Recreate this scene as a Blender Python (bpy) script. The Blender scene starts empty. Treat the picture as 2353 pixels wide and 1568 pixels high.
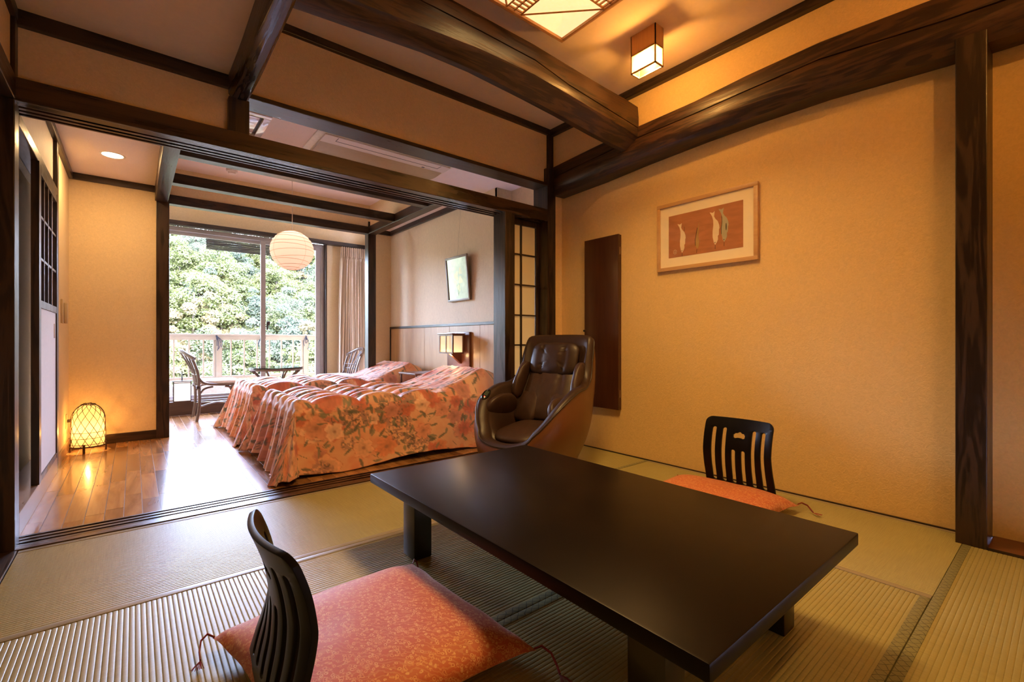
import bpy, bmesh, math, random
import numpy as np
from mathutils import Vector, Matrix, noise as mnoise
random.seed(7); np.random.seed(7)
SC = bpy.context.scene
COL = SC.collection
PI = math.pi

# ---------------------------------------------------------------- camera
CAM_H = 0.94
cd = bpy.data.cameras.new('camera')
cd.sensor_width = 36.0
cd.lens = 36.0 * 1060.0 / 2353.0
cd.clip_start = 0.05
cd.clip_end = 500
cam = bpy.data.objects.new('camera', cd)
cam.location = (0, 0, CAM_H)
cam.rotation_euler = (math.radians(90), 0, -math.radians(39.33))
COL.objects.link(cam)
SC.camera = cam

# ---------------------------------------------------------------- world, sun, portal, exposure
SC.view_settings.view_transform = 'Standard'
SC.view_settings.look = 'None'
SC.view_settings.gamma = 1.0
SC.view_settings.use_curve_mapping = False
SC.view_settings.exposure = 0.2
W = bpy.data.worlds.new('sky')
SC.world = W
W.use_nodes = True
wn = W.node_tree
wn.nodes.clear()
wo = wn.nodes.new('ShaderNodeOutputWorld')
wb = wn.nodes.new('ShaderNodeBackground')
ws = wn.nodes.new('ShaderNodeTexSky')
ws.sky_type = 'NISHITA'
ws.sun_disc = False
ws.sun_elevation = math.radians(48)
ws.sun_rotation = math.radians(200)
ws.dust_density = 3.0
ws.air_density = 1.2
wmx = wn.nodes.new('ShaderNodeMixRGB')
wmx.inputs[0].default_value = 0.55
wmx.inputs[2].default_value = (3.1, 3.4, 5.5, 1)       # thin bright overcast over the blue
wn.links.new(ws.outputs[0], wmx.inputs[1])
wn.links.new(wmx.outputs[0], wb.inputs[0])
wb.inputs[1].default_value = 13.0
wn.links.new(wb.outputs[0], wo.inputs[0])
sd = bpy.data.lights.new('sun', 'SUN')
sd.energy = 5.0
sd.angle = math.radians(6)
sd.color = (1.0, 0.97, 0.92)
so = bpy.data.objects.new('sun', sd)
so.rotation_euler = (math.radians(42), 0, math.radians(18))      # from behind the house, on to the far slope
COL.objects.link(so)
pl = bpy.data.lights.new('window_portal', 'AREA'); pl.shape = 'RECTANGLE'; pl.size = 2.3; pl.size_y = 2.25
pl.cycles.is_portal = True
po = bpy.data.objects.new('window_portal', pl); po.location = (1.09, 7.36, 1.29); po.rotation_euler = (math.radians(-90), 0, 0)
COL.objects.link(po)
WARM = (1.0, 0.60, 0.21)

# ---------------------------------------------------------------- helpers
class MB:
    def __init__(s): s.bm = bmesh.new()
    def quad(s, pts):
        return s.bm.faces.new([s.bm.verts.new(p) for p in pts])
    def box(s, x0, x1, y0, y1, z0, z1, bev=0.0, M=None):
        m = Matrix.Translation(((x0+x1)/2, (y0+y1)/2, (z0+z1)/2)) @ Matrix.Diagonal((abs(x1-x0), abs(y1-y0), abs(z1-z0), 1))
        if M is not None: m = M @ m
        r = bmesh.ops.create_cube(s.bm, size=1.0, matrix=m)
        if bev > 0:
            ed = set()
            for v in r['verts']: ed.update(v.link_edges)
            bmesh.ops.bevel(s.bm, geom=list(ed), offset=bev, segments=2, affect='EDGES', profile=0.6)
        return s
    def loft(s, rings, caps=True, closed=True):
        vr = [[s.bm.verts.new(p) for p in r] for r in rings]
        n = len(vr[0])
        for a, b in zip(vr[:-1], vr[1:]):
            for i in range(n if closed else n-1):
                j = (i+1) % n
                s.bm.faces.new((a[i], a[j], b[j], b[i]))
        if caps and closed:
            s.bm.faces.new(list(reversed(vr[0]))); s.bm.faces.new(vr[-1])
        return s
    def tube(s, pts, r, n=8, caps=True, flat=1.0, cyc=False):
        pts = [Vector(p) for p in pts]
        rr = r if isinstance(r, (list, tuple)) else [r]*len(pts)
        rings = []
        up = None
        N = len(pts)
        for i, p in enumerate(pts):
            if cyc: t = pts[(i+1) % N]-pts[i-1]
            else: t = (pts[min(i+1, N-1)]-pts[max(i-1, 0)])
            if t.length < 1e-9: t = Vector((0, 0, 1))
            t.normalize()
            if up is None:
                up = Vector((0, 0, 1)) if abs(t.z) < 0.9 else Vector((1, 0, 0))
            a = t.cross(up)
            if a.length < 1e-6: a = t.cross(Vector((0, 1, 0.1)))
            a.normalize(); b = t.cross(a).normalized()
            rings.append([p + a*math.cos(2*PI*k/n)*rr[i] + b*math.sin(2*PI*k/n)*rr[i]*flat for k in range(n)])
        if cyc:
            rings.append(rings[0]); s.loft(rings, caps=False)
            bmesh.ops.remove_doubles(s.bm, verts=s.bm.verts[:], dist=1e-6)
        else: s.loft(rings, caps=caps)
        return s
    def cyl(s, p0, p1, r0, r1=None, n=16):
        return s.tube([p0, p1], [r0, r0 if r1 is None else r1], n)
    def lathe(s, prof, n=24, c=(0, 0, 0), caps=False):
        rings = [[(c[0]+r*math.cos(2*PI*k/n), c[1]+r*math.sin(2*PI*k/n), c[2]+z) for k in range(n)] for r, z in prof]
        return s.loft(rings, caps=caps)
    def prism(s, poly, axis, a, b):
        """poly in the two other axes, extruded along axis from a to b"""
        def P(u, v, w):
            return {'x': (w, u, v), 'y': (u, w, v), 'z': (u, v, w)}[axis]
        return s.loft([[P(u, v, a) for u, v in poly], [P(u, v, b) for u, v in poly]])
    def build(s, name, m, parent=None, smooth=None, bev=None, base=(0, 0, 0)):
        bm = s.bm
        if base != (0, 0, 0): bmesh.ops.translate(bm, verts=bm.verts[:], vec=-Vector(base))
        bmesh.ops.recalc_face_normals(bm, faces=bm.faces[:])
        me = bpy.data.meshes.new(name)
        bm.to_mesh(me); bm.free()
        return link(name, me, m, parent, smooth)

def link(name, me, m, parent=None, smooth=None):
    for mm in (m if isinstance(m, (list, tuple)) else [m]): me.materials.append(mm)
    if smooth is not None:
        me.polygons.foreach_set('use_smooth', [True]*len(me.polygons))
        me.set_sharp_from_angle(angle=math.radians(smooth))
    o = bpy.data.objects.new(name, me)
    COL.objects.link(o)
    if parent is not None: o.parent = parent
    return o

def tag(o, label=None, cat=None, group=None, kind=None):
    if label: o['label'] = label
    if cat: o['category'] = cat
    if group: o['group'] = group
    if kind: o['kind'] = kind
    return o
def thing(name, label, cat, loc=(0, 0, 0), rz=0.0, group=None):
    o = bpy.data.objects.new(name, None)
    o.empty_display_size = 0.1
    o.location = loc; o.rotation_euler = (0, 0, rz)
    COL.objects.link(o)
    return tag(o, label, cat, group)
def struct(o, label=None): return tag(o, label, None, None, 'structure')
def copy_tree(o, parent=None):
    c = o.copy(); COL.objects.link(c)
    if parent is not None: c.parent = parent
    for ch in [q for q in bpy.data.objects if q.parent == o]: copy_tree(ch, c)
    return c

# ---------------------------------------------------------------- materials
class NT:
    def __init__(s, name):
        s.m = bpy.data.materials.new(name); s.m.use_nodes = True
        s.t = s.m.node_tree; s.t.nodes.clear()
        s.out = s.t.nodes.new('ShaderNodeOutputMaterial')
        s.b = s.t.nodes.new('ShaderNodeBsdfPrincipled')
        s.t.links.new(s.b.outputs[0], s.out.inputs[0])
    def n(s, typ, **k):
        nd = s.t.nodes.new(typ)
        for a, v in k.items():
            if a.startswith('i_'):
                key = a[2:]
                key = int(key) if key.isdigit() else key.replace('_', ' ')
                nd.inputs[key].default_value = v
            else: setattr(nd, a, v)
        return nd
    def l(s, a, b): s.t.links.new(a, b)
    def coord(s, scale=(1, 1, 1), which='Object', rot=(0, 0, 0)):
        tc = s.n('ShaderNodeTexCoord'); mp = s.n('ShaderNodeMapping')
        mp.inputs['Scale'].default_value = scale; mp.inputs['Rotation'].default_value = rot
        s.l(tc.outputs[which], mp.inputs[0]); return mp.outputs[0]
    def ramp(s, fac, stops, interp='LINEAR'):
        r = s.n('ShaderNodeValToRGB'); e = r.color_ramp.elements
        r.color_ramp.interpolation = interp
        while len(e) > 1: e.remove(e[-1])
        e[0].position = stops[0][0]; e[0].color = (*stops[0][1], 1)
        for p, c in stops[1:]:
            q = e.new(p); q.color = (*c, 1)
        s.l(fac, r.inputs[0]); return r.outputs[0]
    def noise(s, vec, scale, detail=4, rough=0.55, dist=0.0):
        q = s.n('ShaderNodeTexNoise'); q.inputs['Scale'].default_value = scale
        q.inputs['Detail'].default_value = detail; q.inputs['Roughness'].default_value = rough
        q.inputs['Distortion'].default_value = dist
        s.l(vec, q.inputs['Vector']); return q.outputs['Fac']
    def math(s, op, a, b=None, c=None):
        q = s.n('ShaderNodeMath', operation=op)
        for i, v in enumerate((a, b, c)):
            if v is None: continue
            if isinstance(v, (int, float)): q.inputs[i].default_value = v
            else: s.l(v, q.inputs[i])
        return q.outputs[0]
    def mix(s, fac, a, b, mode='MIX'):
        q = s.n('ShaderNodeMixRGB', blend_type=mode)
        for i, v in ((0, fac), (1, a), (2, b)):
            if isinstance(v, (int, float)): q.inputs[i].default_value = v
            elif isinstance(v, tuple): q.inputs[i].default_value = (*v, 1)
            else: s.l(v, q.inputs[i])
        return q.outputs[0]
    def bump(s, h, strength=0.3, dist=0.01):
        q = s.n('ShaderNodeBump'); q.inputs['Strength'].default_value = strength
        q.inputs['Distance'].default_value = dist
        s.l(h, q.inputs['Height']); s.l(q.outputs[0], s.b.inputs['Normal'])
    def set(s, **k):
        for a, v in k.items():
            a = a.replace('_', ' ')
            if hasattr(v, 'links') or isinstance(v, bpy.types.NodeSocket): s.l(v, s.b.inputs[a])
            else:
                if isinstance(v, tuple) and len(v) == 3: v = (*v, 1)
                s.b.inputs[a].default_value = v
        return s

def plain(name, col, rough=0.5, var=0.12, scale=30, metal=0.0, bump=0.0, coat=0.0, spec=0.5, ani=(1, 1, 1)):
    t = NT(name); v = t.coord(ani)
    f = t.noise(v, scale, 4)
    c = t.ramp(f, [(0.25, tuple(x*(1-var) for x in col)), (0.75, tuple(min(1, x*(1+var)) for x in col))])
    t.set(Base_Color=c, Roughness=rough, Metallic=metal, Coat_Weight=coat, Specular_IOR_Level=spec)
    if bump: t.bump(f, bump, 0.004)
    return t.m

def wood(name, c1, c2, axis, rough=0.35, scale=9.0, knots=0.0, bump=0.25, coat=0.0, spec=0.5, cr=0.1):
    t = NT(name)
    k = 0.09
    sc = {'x': (k, 1, 1), 'y': (1, k, 1), 'z': (1, 1, k)}[axis]
    v = t.coord(sc)
    if knots:
        k2 = 0.33
        sk = {'x': (k2, 1, 1), 'y': (1, k2, 1), 'z': (1, 1, k2)}[axis]
        vk = t.coord(sk)
        vo = t.n('ShaderNodeTexVoronoi'); vo.inputs['Scale'].default_value = 3.2
        t.l(vk, vo.inputs['Vector'])
        kn = t.n('ShaderNodeMapRange', interpolation_type='SMOOTHSTEP')
        kn.inputs[1].default_value = 0.34; kn.inputs[2].default_value = 0.0
        t.l(vo.outputs['Distance'], kn.inputs[0])
        nz = t.noise(v, scale, 5, 0.6, 0.4)
        ph = t.math('ADD', t.math('MULTIPLY', nz, 9.0), t.math('MULTIPLY', kn.outputs[0], knots))
        w = t.math('MULTIPLY_ADD', t.math('SINE', t.math('MULTIPLY', ph, 3.5)), 0.5, 0.5)
        fine = t.noise(v, scale*9, 3, 0.6)
        f = t.math('ADD', t.math('MULTIPLY', w, 0.55), t.math('MULTIPLY', fine, 0.45))
        f = t.math('SUBTRACT', f, t.math('MULTIPLY', t.math('GREATER_THAN', kn.outputs[0], 0.93), 0.4))
    else:
        nz = t.noise(v, scale, 6, 0.62, 0.5)
        fine = t.noise(v, scale*8, 3, 0.6)
        f = t.math('ADD', t.math('MULTIPLY', nz, 0.6), t.math('MULTIPLY', fine, 0.4))
    c = t.ramp(f, [(0.3, c1), (0.72, c2)])
    t.set(Base_Color=c, Coat_Weight=coat, Specular_IOR_Level=spec)
    r = t.math('MULTIPLY_ADD', f, cr*2, rough-cr)
    t.set(Roughness=r)
    t.bump(f, bump, 0.004)
    return t.m

D1, D2 = (0.012, 0.0055, 0.0028), (0.038, 0.0175, 0.0085)
DWX = wood('dark stained timber x', D1, D2, 'x', 0.34, 13, 2.0, 0.10)
DWY = wood('dark stained timber y', D1, D2, 'y', 0.34, 13, 2.0, 0.10)
DWZ = wood('dark stained timber z', D1, D2, 'z', 0.36, 13, 2.0, 0.10)
HEWY = wood('hewn timber y', D1, (0.06, 0.030, 0.016), 'y', 0.30, 9, 4.0, 0.30)
HEWX = wood('hewn timber x', (0.020, 0.009, 0.0045), (0.058, 0.027, 0.012), 'x', 0.42, 15, 2.0, 0.15)
HEWB = wood('hewn timber wall beam', (0.022, 0.009, 0.0045), (0.064, 0.027, 0.0115), 'y', 0.42, 15, 2.0, 0.15)

def wallpaper(name, col, bscale=55, bstr=0.35, var=0.07, rough=0.75, ani=(1, 1, 1), dist=1.2):
    t = NT(name); v = t.coord(ani)
    f = t.noise(v, bscale, 5, 0.6, dist)
    g = t.noise(v, 5, 3, 0.5)
    c = t.ramp(f, [(0.3, tuple(x*(1-var) for x in col)), (0.7, tuple(x*(1+var) for x in col))])
    c = t.mix(0.12, c, t.ramp(g, [(0.3, tuple(x*0.8 for x in col)), (0.7, col)]))
    t.set(Base_Color=c, Roughness=rough, Specular_IOR_Level=0.25)
    t.bump(f, bstr, 0.006)
    return t.m
WALL = wallpaper('ochre fibre wallpaper', (0.78, 0.54, 0.23))
WALLB = wallpaper('beige fibre wallpaper', (0.80, 0.63, 0.38))
BEDWALL = wallpaper('pale washi wallpaper', (0.83, 0.71, 0.53), 34, 0.5, 0.08, 0.6, (1, 1.6, 0.5), 2.0)
CEIL = wallpaper('ceiling paper', (0.76, 0.56, 0.34), 20, 0.1, 0.03, 0.8)
CEILB = wallpaper('bedroom ceiling paper', (0.86, 0.75, 0.70), 30, 0.08, 0.03, 0.8, (3, 1, 1))

def tatami_mat(name, axis):
    t = NT(name)
    sc = (0.02, 1, 1) if axis == 'y' else (1, 0.02, 1)
    v = t.coord(sc); f = t.noise(v, 420, 3, 0.6)
    g = t.noise(t.coord((1, 1, 1)), 3.0, 3)
    c = t.ramp(f, [(0.3, (0.26, 0.215, 0.072)), (0.7, (0.39, 0.335, 0.125))])
    c = t.mix(0.25, c, t.ramp(g, [(0.3, (0.28, 0.24, 0.085)), (0.7, (0.39, 0.345, 0.13))]))
    t.set(Base_Color=c, Roughness=0.42, Specular_IOR_Level=0.8)
    t.bump(f, 0.10, 0.002)
    return t.m
TATX = tatami_mat('tatami weave long x', 'x')
TATY = tatami_mat('tatami weave long y', 'y')

def heri_mat(name, rot):
    t = NT(name)
    v = t.coord((1, 1, 1), rot=(0, 0, 0))
    w1 = t.n('ShaderNodeTexWave', wave_type='BANDS', bands_direction='X'); w1.inputs['Scale'].default_value = 14
    w2 = t.n('ShaderNodeTexWave', wave_type='BANDS', bands_direction='X'); w2.inputs['Scale'].default_value = 14
    t.l(t.coord(rot=(0, 0, PI/4)), w1.inputs[0]); t.l(t.coord(rot=(0, 0, -PI/4)), w2.inputs[0])
    for w in (w1, w2):
        w.inputs['Distortion'].default_value = 1.5; w.inputs['Detail Scale'].default_value = 3.0; w.inputs['Detail'].default_value = 0.0
    m = t.math('MINIMUM', w1.outputs['Fac'], w2.outputs['Fac'])
    f = t.math('LESS_THAN', m, 0.025)
    c = t.mix(f, (0.22, 0.21, 0.095), (0.07, 0.065, 0.035))
    t.set(Base_Color=c, Roughness=0.42)
    t.bump(t.noise(v, 900, 2), 0.15, 0.001)
    return t.m
HERI = heri_mat('patterned tatami border cloth', 0)
HERIP = plain('plain tatami border cloth', (0.30, 0.25, 0.16), 0.4, 0.1, 500)

def plank_mat():
    t = NT('varnished parquet')
    oi = t.n('ShaderNodeObjectInfo')
    v = t.coord((1, 0.12, 1))
    add = t.n('ShaderNodeVectorMath', operation='ADD')
    sc = t.n('ShaderNodeVectorMath', operation='SCALE'); sc.inputs['Scale'].default_value = 37.0
    cmb = t.n('ShaderNodeCombineXYZ'); t.l(oi.outputs['Random'], cmb.inputs[0]); t.l(oi.outputs['Random'], cmb.inputs[1])
    t.l(cmb.outputs[0], sc.inputs[0]); t.l(v, add.inputs[0]); t.l(sc.outputs[0], add.inputs[1])
    f = t.noise(add.outputs[0], 11, 6, 0.6, 1.6)
    a = t.ramp(f, [(0.3, (0.27, 0.12, 0.04)), (0.7, (0.50, 0.26, 0.105))])
    b = t.ramp(oi.outputs['Random'], [(0.0, (0.62, 0.55, 0.5)), (0.5, (0.95, 0.95, 0.95)), (1.0, (1.2, 1.15, 1.05))])
    c = t.mix(1.0, a, b, 'MULTIPLY')
    t.set(Base_Color=c, Roughness=0.20, Coat_Weight=0.2, Coat_Roughness=0.08, Specular_IOR_Level=0.5)
    t.bump(f, 0.05, 0.002)
    return t.m
PLANK = plank_mat()

def emis(name, col, strength, var=0.12, scale=40, trans=0.0, clear=0.0):
    t = NT(name)
    f = t.noise(t.coord(), scale, 5, 0.65)
    c = t.ramp(f, [(0.3, tuple(x*(1-var) for x in col)), (0.7, col)])
    t.set(Base_Color=c, Roughness=0.7, Emission_Color=c, Emission_Strength=strength)
    if trans:
        tr = t.n('ShaderNodeBsdfTranslucent'); t.l(c, tr.inputs[0])
        mx = t.n('ShaderNodeMixShader'); mx.inputs[0].default_value = trans
        t.l(t.b.outputs[0], mx.inputs[1]); t.l(tr.outputs[0], mx.inputs[2]); t.l(mx.outputs[0], t.out.inputs[0])
        if clear:          # thin paper also lets some light straight through
            cl = t.n('ShaderNodeBsdfTransparent'); cl.inputs[0].default_value = (1.0, 0.86, 0.62, 1)
            m2 = t.n('ShaderNodeMixShader'); m2.inputs[0].default_value = clear
            t.l(mx.outputs[0], m2.inputs[1]); t.l(cl.outputs[0], m2.inputs[2]); t.l(m2.outputs[0], t.out.inputs[0])
    return t.m
def glass(name, tint=(1, 1, 1), rough=0.02, ior=1.45):
    t = NT(name)
    t.t.nodes.remove(t.b)
    tr = t.n('ShaderNodeBsdfTransparent'); tr.inputs[0].default_value = (*tint, 1)
    gl = t.n('ShaderNodeBsdfGlossy'); gl.inputs['Roughness'].default_value = rough
    lw = t.n('ShaderNodeFresnel'); lw.inputs[0].default_value = ior
    mx = t.n('ShaderNodeMixShader')
    t.l(lw.outputs[0], mx.inputs[0]); t.l(tr.outputs[0], mx.inputs[1]); t.l(gl.outputs[0], mx.inputs[2])
    t.l(mx.outputs[0], t.out.inputs[0])
    return t.m
GLASS = glass('window glass', (0.97, 0.99, 0.98))
BLACKLAC = plain('black lacquer', (0.010, 0.007, 0.005), 0.3, 0.3, 8, coat=0.2)

# ================================================================ STRUCTURE
def sbox(name, m, dims, bev=0.0, parent=None, smooth=None, kind=True):
    b = MB()
    for d in (dims if isinstance(dims, list) else [dims]): b.box(*d, bev=bev)
    o = b.build(name, m, parent, smooth)
    if kind and parent is None: struct(o)
    return o
TN = [0]
def trim(m, dims, bev=0.004):
    TN[0] += 1
    return sbox('trim_%d' % TN[0], m, dims, bev)

# --- tatami room floor: slab, eight-mat layout, each mat a part, its borders sub-parts
floor = sbox('floor', plain('subfloor boards', (0.10, 0.06, 0.03), 0.7), (-0.62, 3.2, -0.62, 3.0, -0.08, -0.045))
def tatami(x0, x1, y0, y1, axis, herim=(HERI, HERI)):
    """axis: direction of the ribs and of the cloth borders"""
    hw = 0.031
    b = MB()
    b.box(x0+0.001, x1-0.001, y0+0.001, y1-0.001, -0.045, -0.004)
    if axis == 'x': u0, u1, a0, a1 = x0+0.001, x1-0.001, y0+hw-0.004, y1-hw+0.004
    else: u0, u1, a0, a1 = y0+0.001, y1-0.001, x0+hw-0.004, x1-hw+0.004
    n = max(1, round((a1-a0)/0.0150)); p = (a1-a0)/n
    prof = []
    for i in range(n):
        for t, z in ((0.0, -0.0018), (0.06, -0.0006), (0.20, -0.00012), (0.5, 0.0), (0.80, -0.00012), (0.94, -0.0006)):
            prof.append((a0+(i+t)*p, z))
    prof.append((a1, -0.0018))
    f = (lambda u, a, z: (u, a, z)) if axis == 'x' else (lambda u, a, z: (a, u, z))
    b.loft([[f(u0, a, z) for a, z in prof], [f(u1, a, z) for a, z in prof]], caps=False, closed=False)
    o = b.build('tatami_mat', TATX if axis == 'x' else TATY, floor, 80)
    for k, (s0, s1) in enumerate(((0, hw), (1, hw))):
        c = MB()
        if axis == 'x':
            q = (x0+0.001, x1-0.001) + ((y0+0.0015, y0+hw) if k == 0 else (y1-hw, y1-0.0015))
        else:
            q = ((x0+0.0015, x0+hw) if k == 0 else (x1-hw, x1-0.0015)) + (y0+0.001, y1-0.001)
        c.box(*q, -0.03, 0.0016, bev=0.0012)
        c.build('cloth_border', herim[k], o, 60)
    return o
XL, XR, YT = -0.40, 3.125, 2.995
tatami(XL, 1.36, 2.118, YT, 'x', (HERIP, HERIP))
tatami(1.36, XR, 2.118, YT, 'x', (HERI, HERIP))
tatami(XL, 0.48, 0.332, 2.118, 'y')
tatami(0.48, 2.245, 1.222, 2.118, 'x', (HERI, HERIP))
tatami(0.48, 2.245, 0.332, 1.222, 'x')
tatami(2.245, XR, 0.332, 2.118, 'y', (HERIP, HERIP))
tatami(XL, 1.36, -0.555, 0.332, 'x')
tatami(1.36, 2.965, -0.555, 0.332, 'x')

# --- bedroom floor: slab and parquet planks
fb = sbox('floor.001', plain('dark joint filler', (0.30, 0.25, 0.24), 0.5), (-0.56, 2.74, 3.19, 7.16, -0.06, -0.0022))
for i in range(40):
    x0 = -0.443 + i*0.080
    off = (i*0.052) % 0.65 + (0.0 if i % 5 else 0.2)
    y = 3.2 - 0.65 + off % 0.65
    while y < 7.14:
        a, c = max(y, 3.2), min(y+0.65, 7.142)
        if c-a > 0.02:
            b = MB(); dz = random.uniform(-0.0003, 0.0003)
            b.box(x0+0.0016, x0+0.0784, a+0.0007, c-0.0007, -0.02, dz)
            b.build('plank', PLANK, fb)
        y += 0.65

# --- walls of the tatami room
TH = 0.06
sbox('wall_right', WALL, [(3.14, 3.2, 0.34, 3.15, 0, 2.42)])
sbox('wall_right.001', WALL, [(3.18, 3.24, -0.6, 0.34, 0, 2.42)])
sbox('wall_right.002', WALL, (2.965, 3.0, -0.6, 3.08, 2.40, 2.87))
sbox('wall_far', WALL, [(2.965, 3.15, 3.086, 3.12, 0, 2.5)])
sbox('wall_far.001', WALL, [(-0.43, 0.42, 3.05, 3.14, 2.1, 2.45)])
sbox('wall_far.002', WALL, [(0.5, 2.98, 3.05, 3.14, 2.35, 2.9)])
sbox('wall_left', WALL, [(-0.50, -0.425, -0.6, 3.05, 2.1, 2.45)])
sbox('wall_back', WALL, [(-0.7, 3.3, -0.66, -0.6, 0, 2.9)])
sbox('ceiling', CEIL, [(-0.5, 0.47, -0.62, 3.08, 2.44, 2.48)])
sbox('ceiling.001', CEIL, [(0.47, 3.0, -0.62, 3.08, 2.862, 2.90)])
sbox('wall_middle', CEIL, [(0.455, 0.485, -0.62, 3.08, 2.40, 2.88)])

# --- timbers of the tatami room
def grooved(name, x0, x1, y0, y1, z0, z1, grooves, up, m):
    """board along x with three sliding-door grooves cut into its lower (up=-1) or upper (up=1) face"""
    poly = []
    gz = 0.016
    if up < 0:
        poly = [(y0, z1), (y0, z0+0.003), (y0+0.003, z0)]
        for a, c in grooves: poly += [(a, z0), (a, z0+gz), (c, z0+gz), (c, z0)]
        poly += [(y1-0.003, z0), (y1, z0+0.003), (y1, z1)]
    else:
        poly = [(y1, z0), (y1, z1)]
        for a, c in reversed(grooves): poly += [(c, z1), (c, z1-gz), (a, z1-gz), (a, z1)]
        poly += [(y0, z1), (y0, z0)]
    b = MB(); b.prism(poly, 'x', x0, x1)
    TN[0] += 1
    return struct(b.build('trim_%d' % TN[0], m))
GR = [(3.068, 3.090), (3.115, 3.138), (3.160, 3.184)]
LINTEL = wood('knotty lintel timber', (0.018, 0.007, 0.0025), (0.06, 0.026, 0.010), 'x', 0.30, 5, 3.0, 0.08, spec=0.5)
grooved('lintel', -0.43, 2.872, 3.0, 3.2, 2.018, 2.122, GR, -1, LINTEL)
grooved('sill', -0.43, 2.872, 2.998, 3.2, -0.05, 0.006, GR, 1, LINTEL)
trim(DWX, (0.5, 2.87, 3.0, 3.17, 2.335, 2.362))            # transom head
trim(DWZ, (0.41, 0.512, 3.0, 3.11, 2.12, 2.315))            # short post under the hewn beam
trim(DWZ, (2.872, 2.972, 3.0, 3.19, 0, 2.5))                # corner post
trim(DWZ, (2.905, 2.965, 3.02, 3.06, 2.5, 2.86))
trim(DWZ, (2.388, 2.492, 3.003, 3.165, 0.004, 2.02))        # slim post beside the shoji
trim(DWX, (-0.43, 0.42, 3.02, 3.055, 2.37, 2.442))          # crown boards
trim(DWX, (0.5, 2.98, 3.022, 3.055, 2.812, 2.866))
trim(DWY, (2.925, 2.97, -0.6, 3.05, 2.805, 2.864))
trim(DWY, (-0.43, -0.405, -0.6, 3.05, 2.385, 2.442))
trim(DWZ, (-0.66, -0.412, 3.0, 3.10, -0.03, 2.03))          # left corner post
trim(DWZ, (-0.43, -0.409, 2.99, 3.055, 2.1, 2.40))
trim(DWY, [(-0.57, -0.409, -0.6, 3.0, 2.022, 2.125)])       # left lintel
trim(DWY, [(-0.60, -0.402, -0.6, 3.0, -0.045, 0.004)])      # left sill
trim(DWZ, (2.968, 3.2, 0.25, 0.355, -0.08, 2.37))            # right wall post
trim(wood('low skirting board', (0.10, 0.03, 0.012), (0.20, 0.07, 0.03), 'y', 0.3), (2.966, 3.19, -0.6, 0.249, -0.045, 0.008))
trim(DWY, (3.127, 3.142, 0.356, 3.08, -0.02, 0.006), 0.001)
sbox('baseboard_right', DWY, (2.962, 2.967, -0.6, 0.249, -0.04, 0.012))
# dark fusuma behind the camera's left
sbox('wall_left.001', plain('hallway door paper', (0.30, 0.22, 0.13), 0.7), (-0.60, -0.57, -0.6, 3.0, 0, 2.03))
sbox('trim_90', DWZ, [(-0.568, -0.556, y, y+0.05, 0, 2.02) for y in (0.2, 1.1, 2.0, 2.9)])

def hewn(path, section, m, name=None):
    """path: centre points; section(i, p) -> ring of points"""
    b = MB(); b.loft([section(i, p) for i, p in enumerate(path)])
    TN[0] += 1
    return struct(b.build('trim_%d' % TN[0], m, None, 32))
# wall beam along y: gently bowed with a long drying crack
def wallbeam():
    Z = [(-0.6, 2.26, 2.34, 2.40, 2.53), (0.0, 2.295, 2.345, 2.42, 2.56), (0.4, 2.31, 2.362, 2.452, 2.585), (0.9, 2.345, 2.385, 2.505, 2.61),
         (1.3, 2.35, 2.388, 2.50, 2.605), (1.65, 2.345, 2.365, 2.49, 2.585), (2.15, 2.325, 2.352, 2.475, 2.57), (2.55, 2.30, 2.325, 2.455, 2.558), (3.06, 2.285, 2.322, 2.425, 2.53)]
    rings = []
    for y, zb, z0, zc, z1 in Z:
        fx = 2.948 + 0.006*math.sin(y*5)
        rings.append([(3.15, y, zb), (fx+0.06, y, zb-0.004), (fx+0.012, y, z0-0.006), (fx, y, z0+0.012), (fx-0.008, y, (z0+zc)/2), (fx+0.001, y, zc-0.004), (fx+0.016, y, zc),
                      (fx+0.001, y, zc+0.004), (fx-0.004, y, (zc+z1)/2), (fx+0.004, y, z1-0.012), (fx+0.02, y, z1), (3.15, y, z1)])
    b = MB(); b.loft(rings); TN[0] += 1
    struct(b.build('trim_%d' % TN[0], HEWB, None, 28))
wallbeam()
def crossbeam():
    Z = [(0.49, 2.44, 2.45, 2.60, 2.73), (0.75, 2.462, 2.50, 2.655, 2.755), (1.2, 2.50, 2.548, 2.67, 2.765), (1.5, 2.505, 2.572, 2.67, 2.763), (1.9, 2.485, 2.572, 2.66, 2.757),
         (2.2, 2.465, 2.56, 2.62, 2.75), (2.55, 2.435, 2.53, 2.59, 2.735), (2.8, 2.42, 2.505, 2.565, 2.725), (2.955, 2.415, 2.485, 2.55, 2.715)]
    rings = []
    for x, zb, z0, zc, z1 in Z:
        fy = 2.098 + 0.005*math.sin(x*6)
        rings.append([(x, 2.24, zb), (x, 2.195, zb-0.004), (x, fy+0.02, z0-0.018), (x, fy+0.004, z0), (x, fy-0.003, (z0+zc)/2), (x, fy, zc-0.004), (x, fy+0.014, zc),
                      (x, fy, zc+0.004), (x, fy, (zc+z1)/2), (x, fy+0.008, z1), (x, 2.24, z1)])
    b = MB(); b.loft(rings); TN[0] += 1
    struct(b.build('trim_%d' % TN[0], HEWX, None, 28))
crossbeam()
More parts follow.
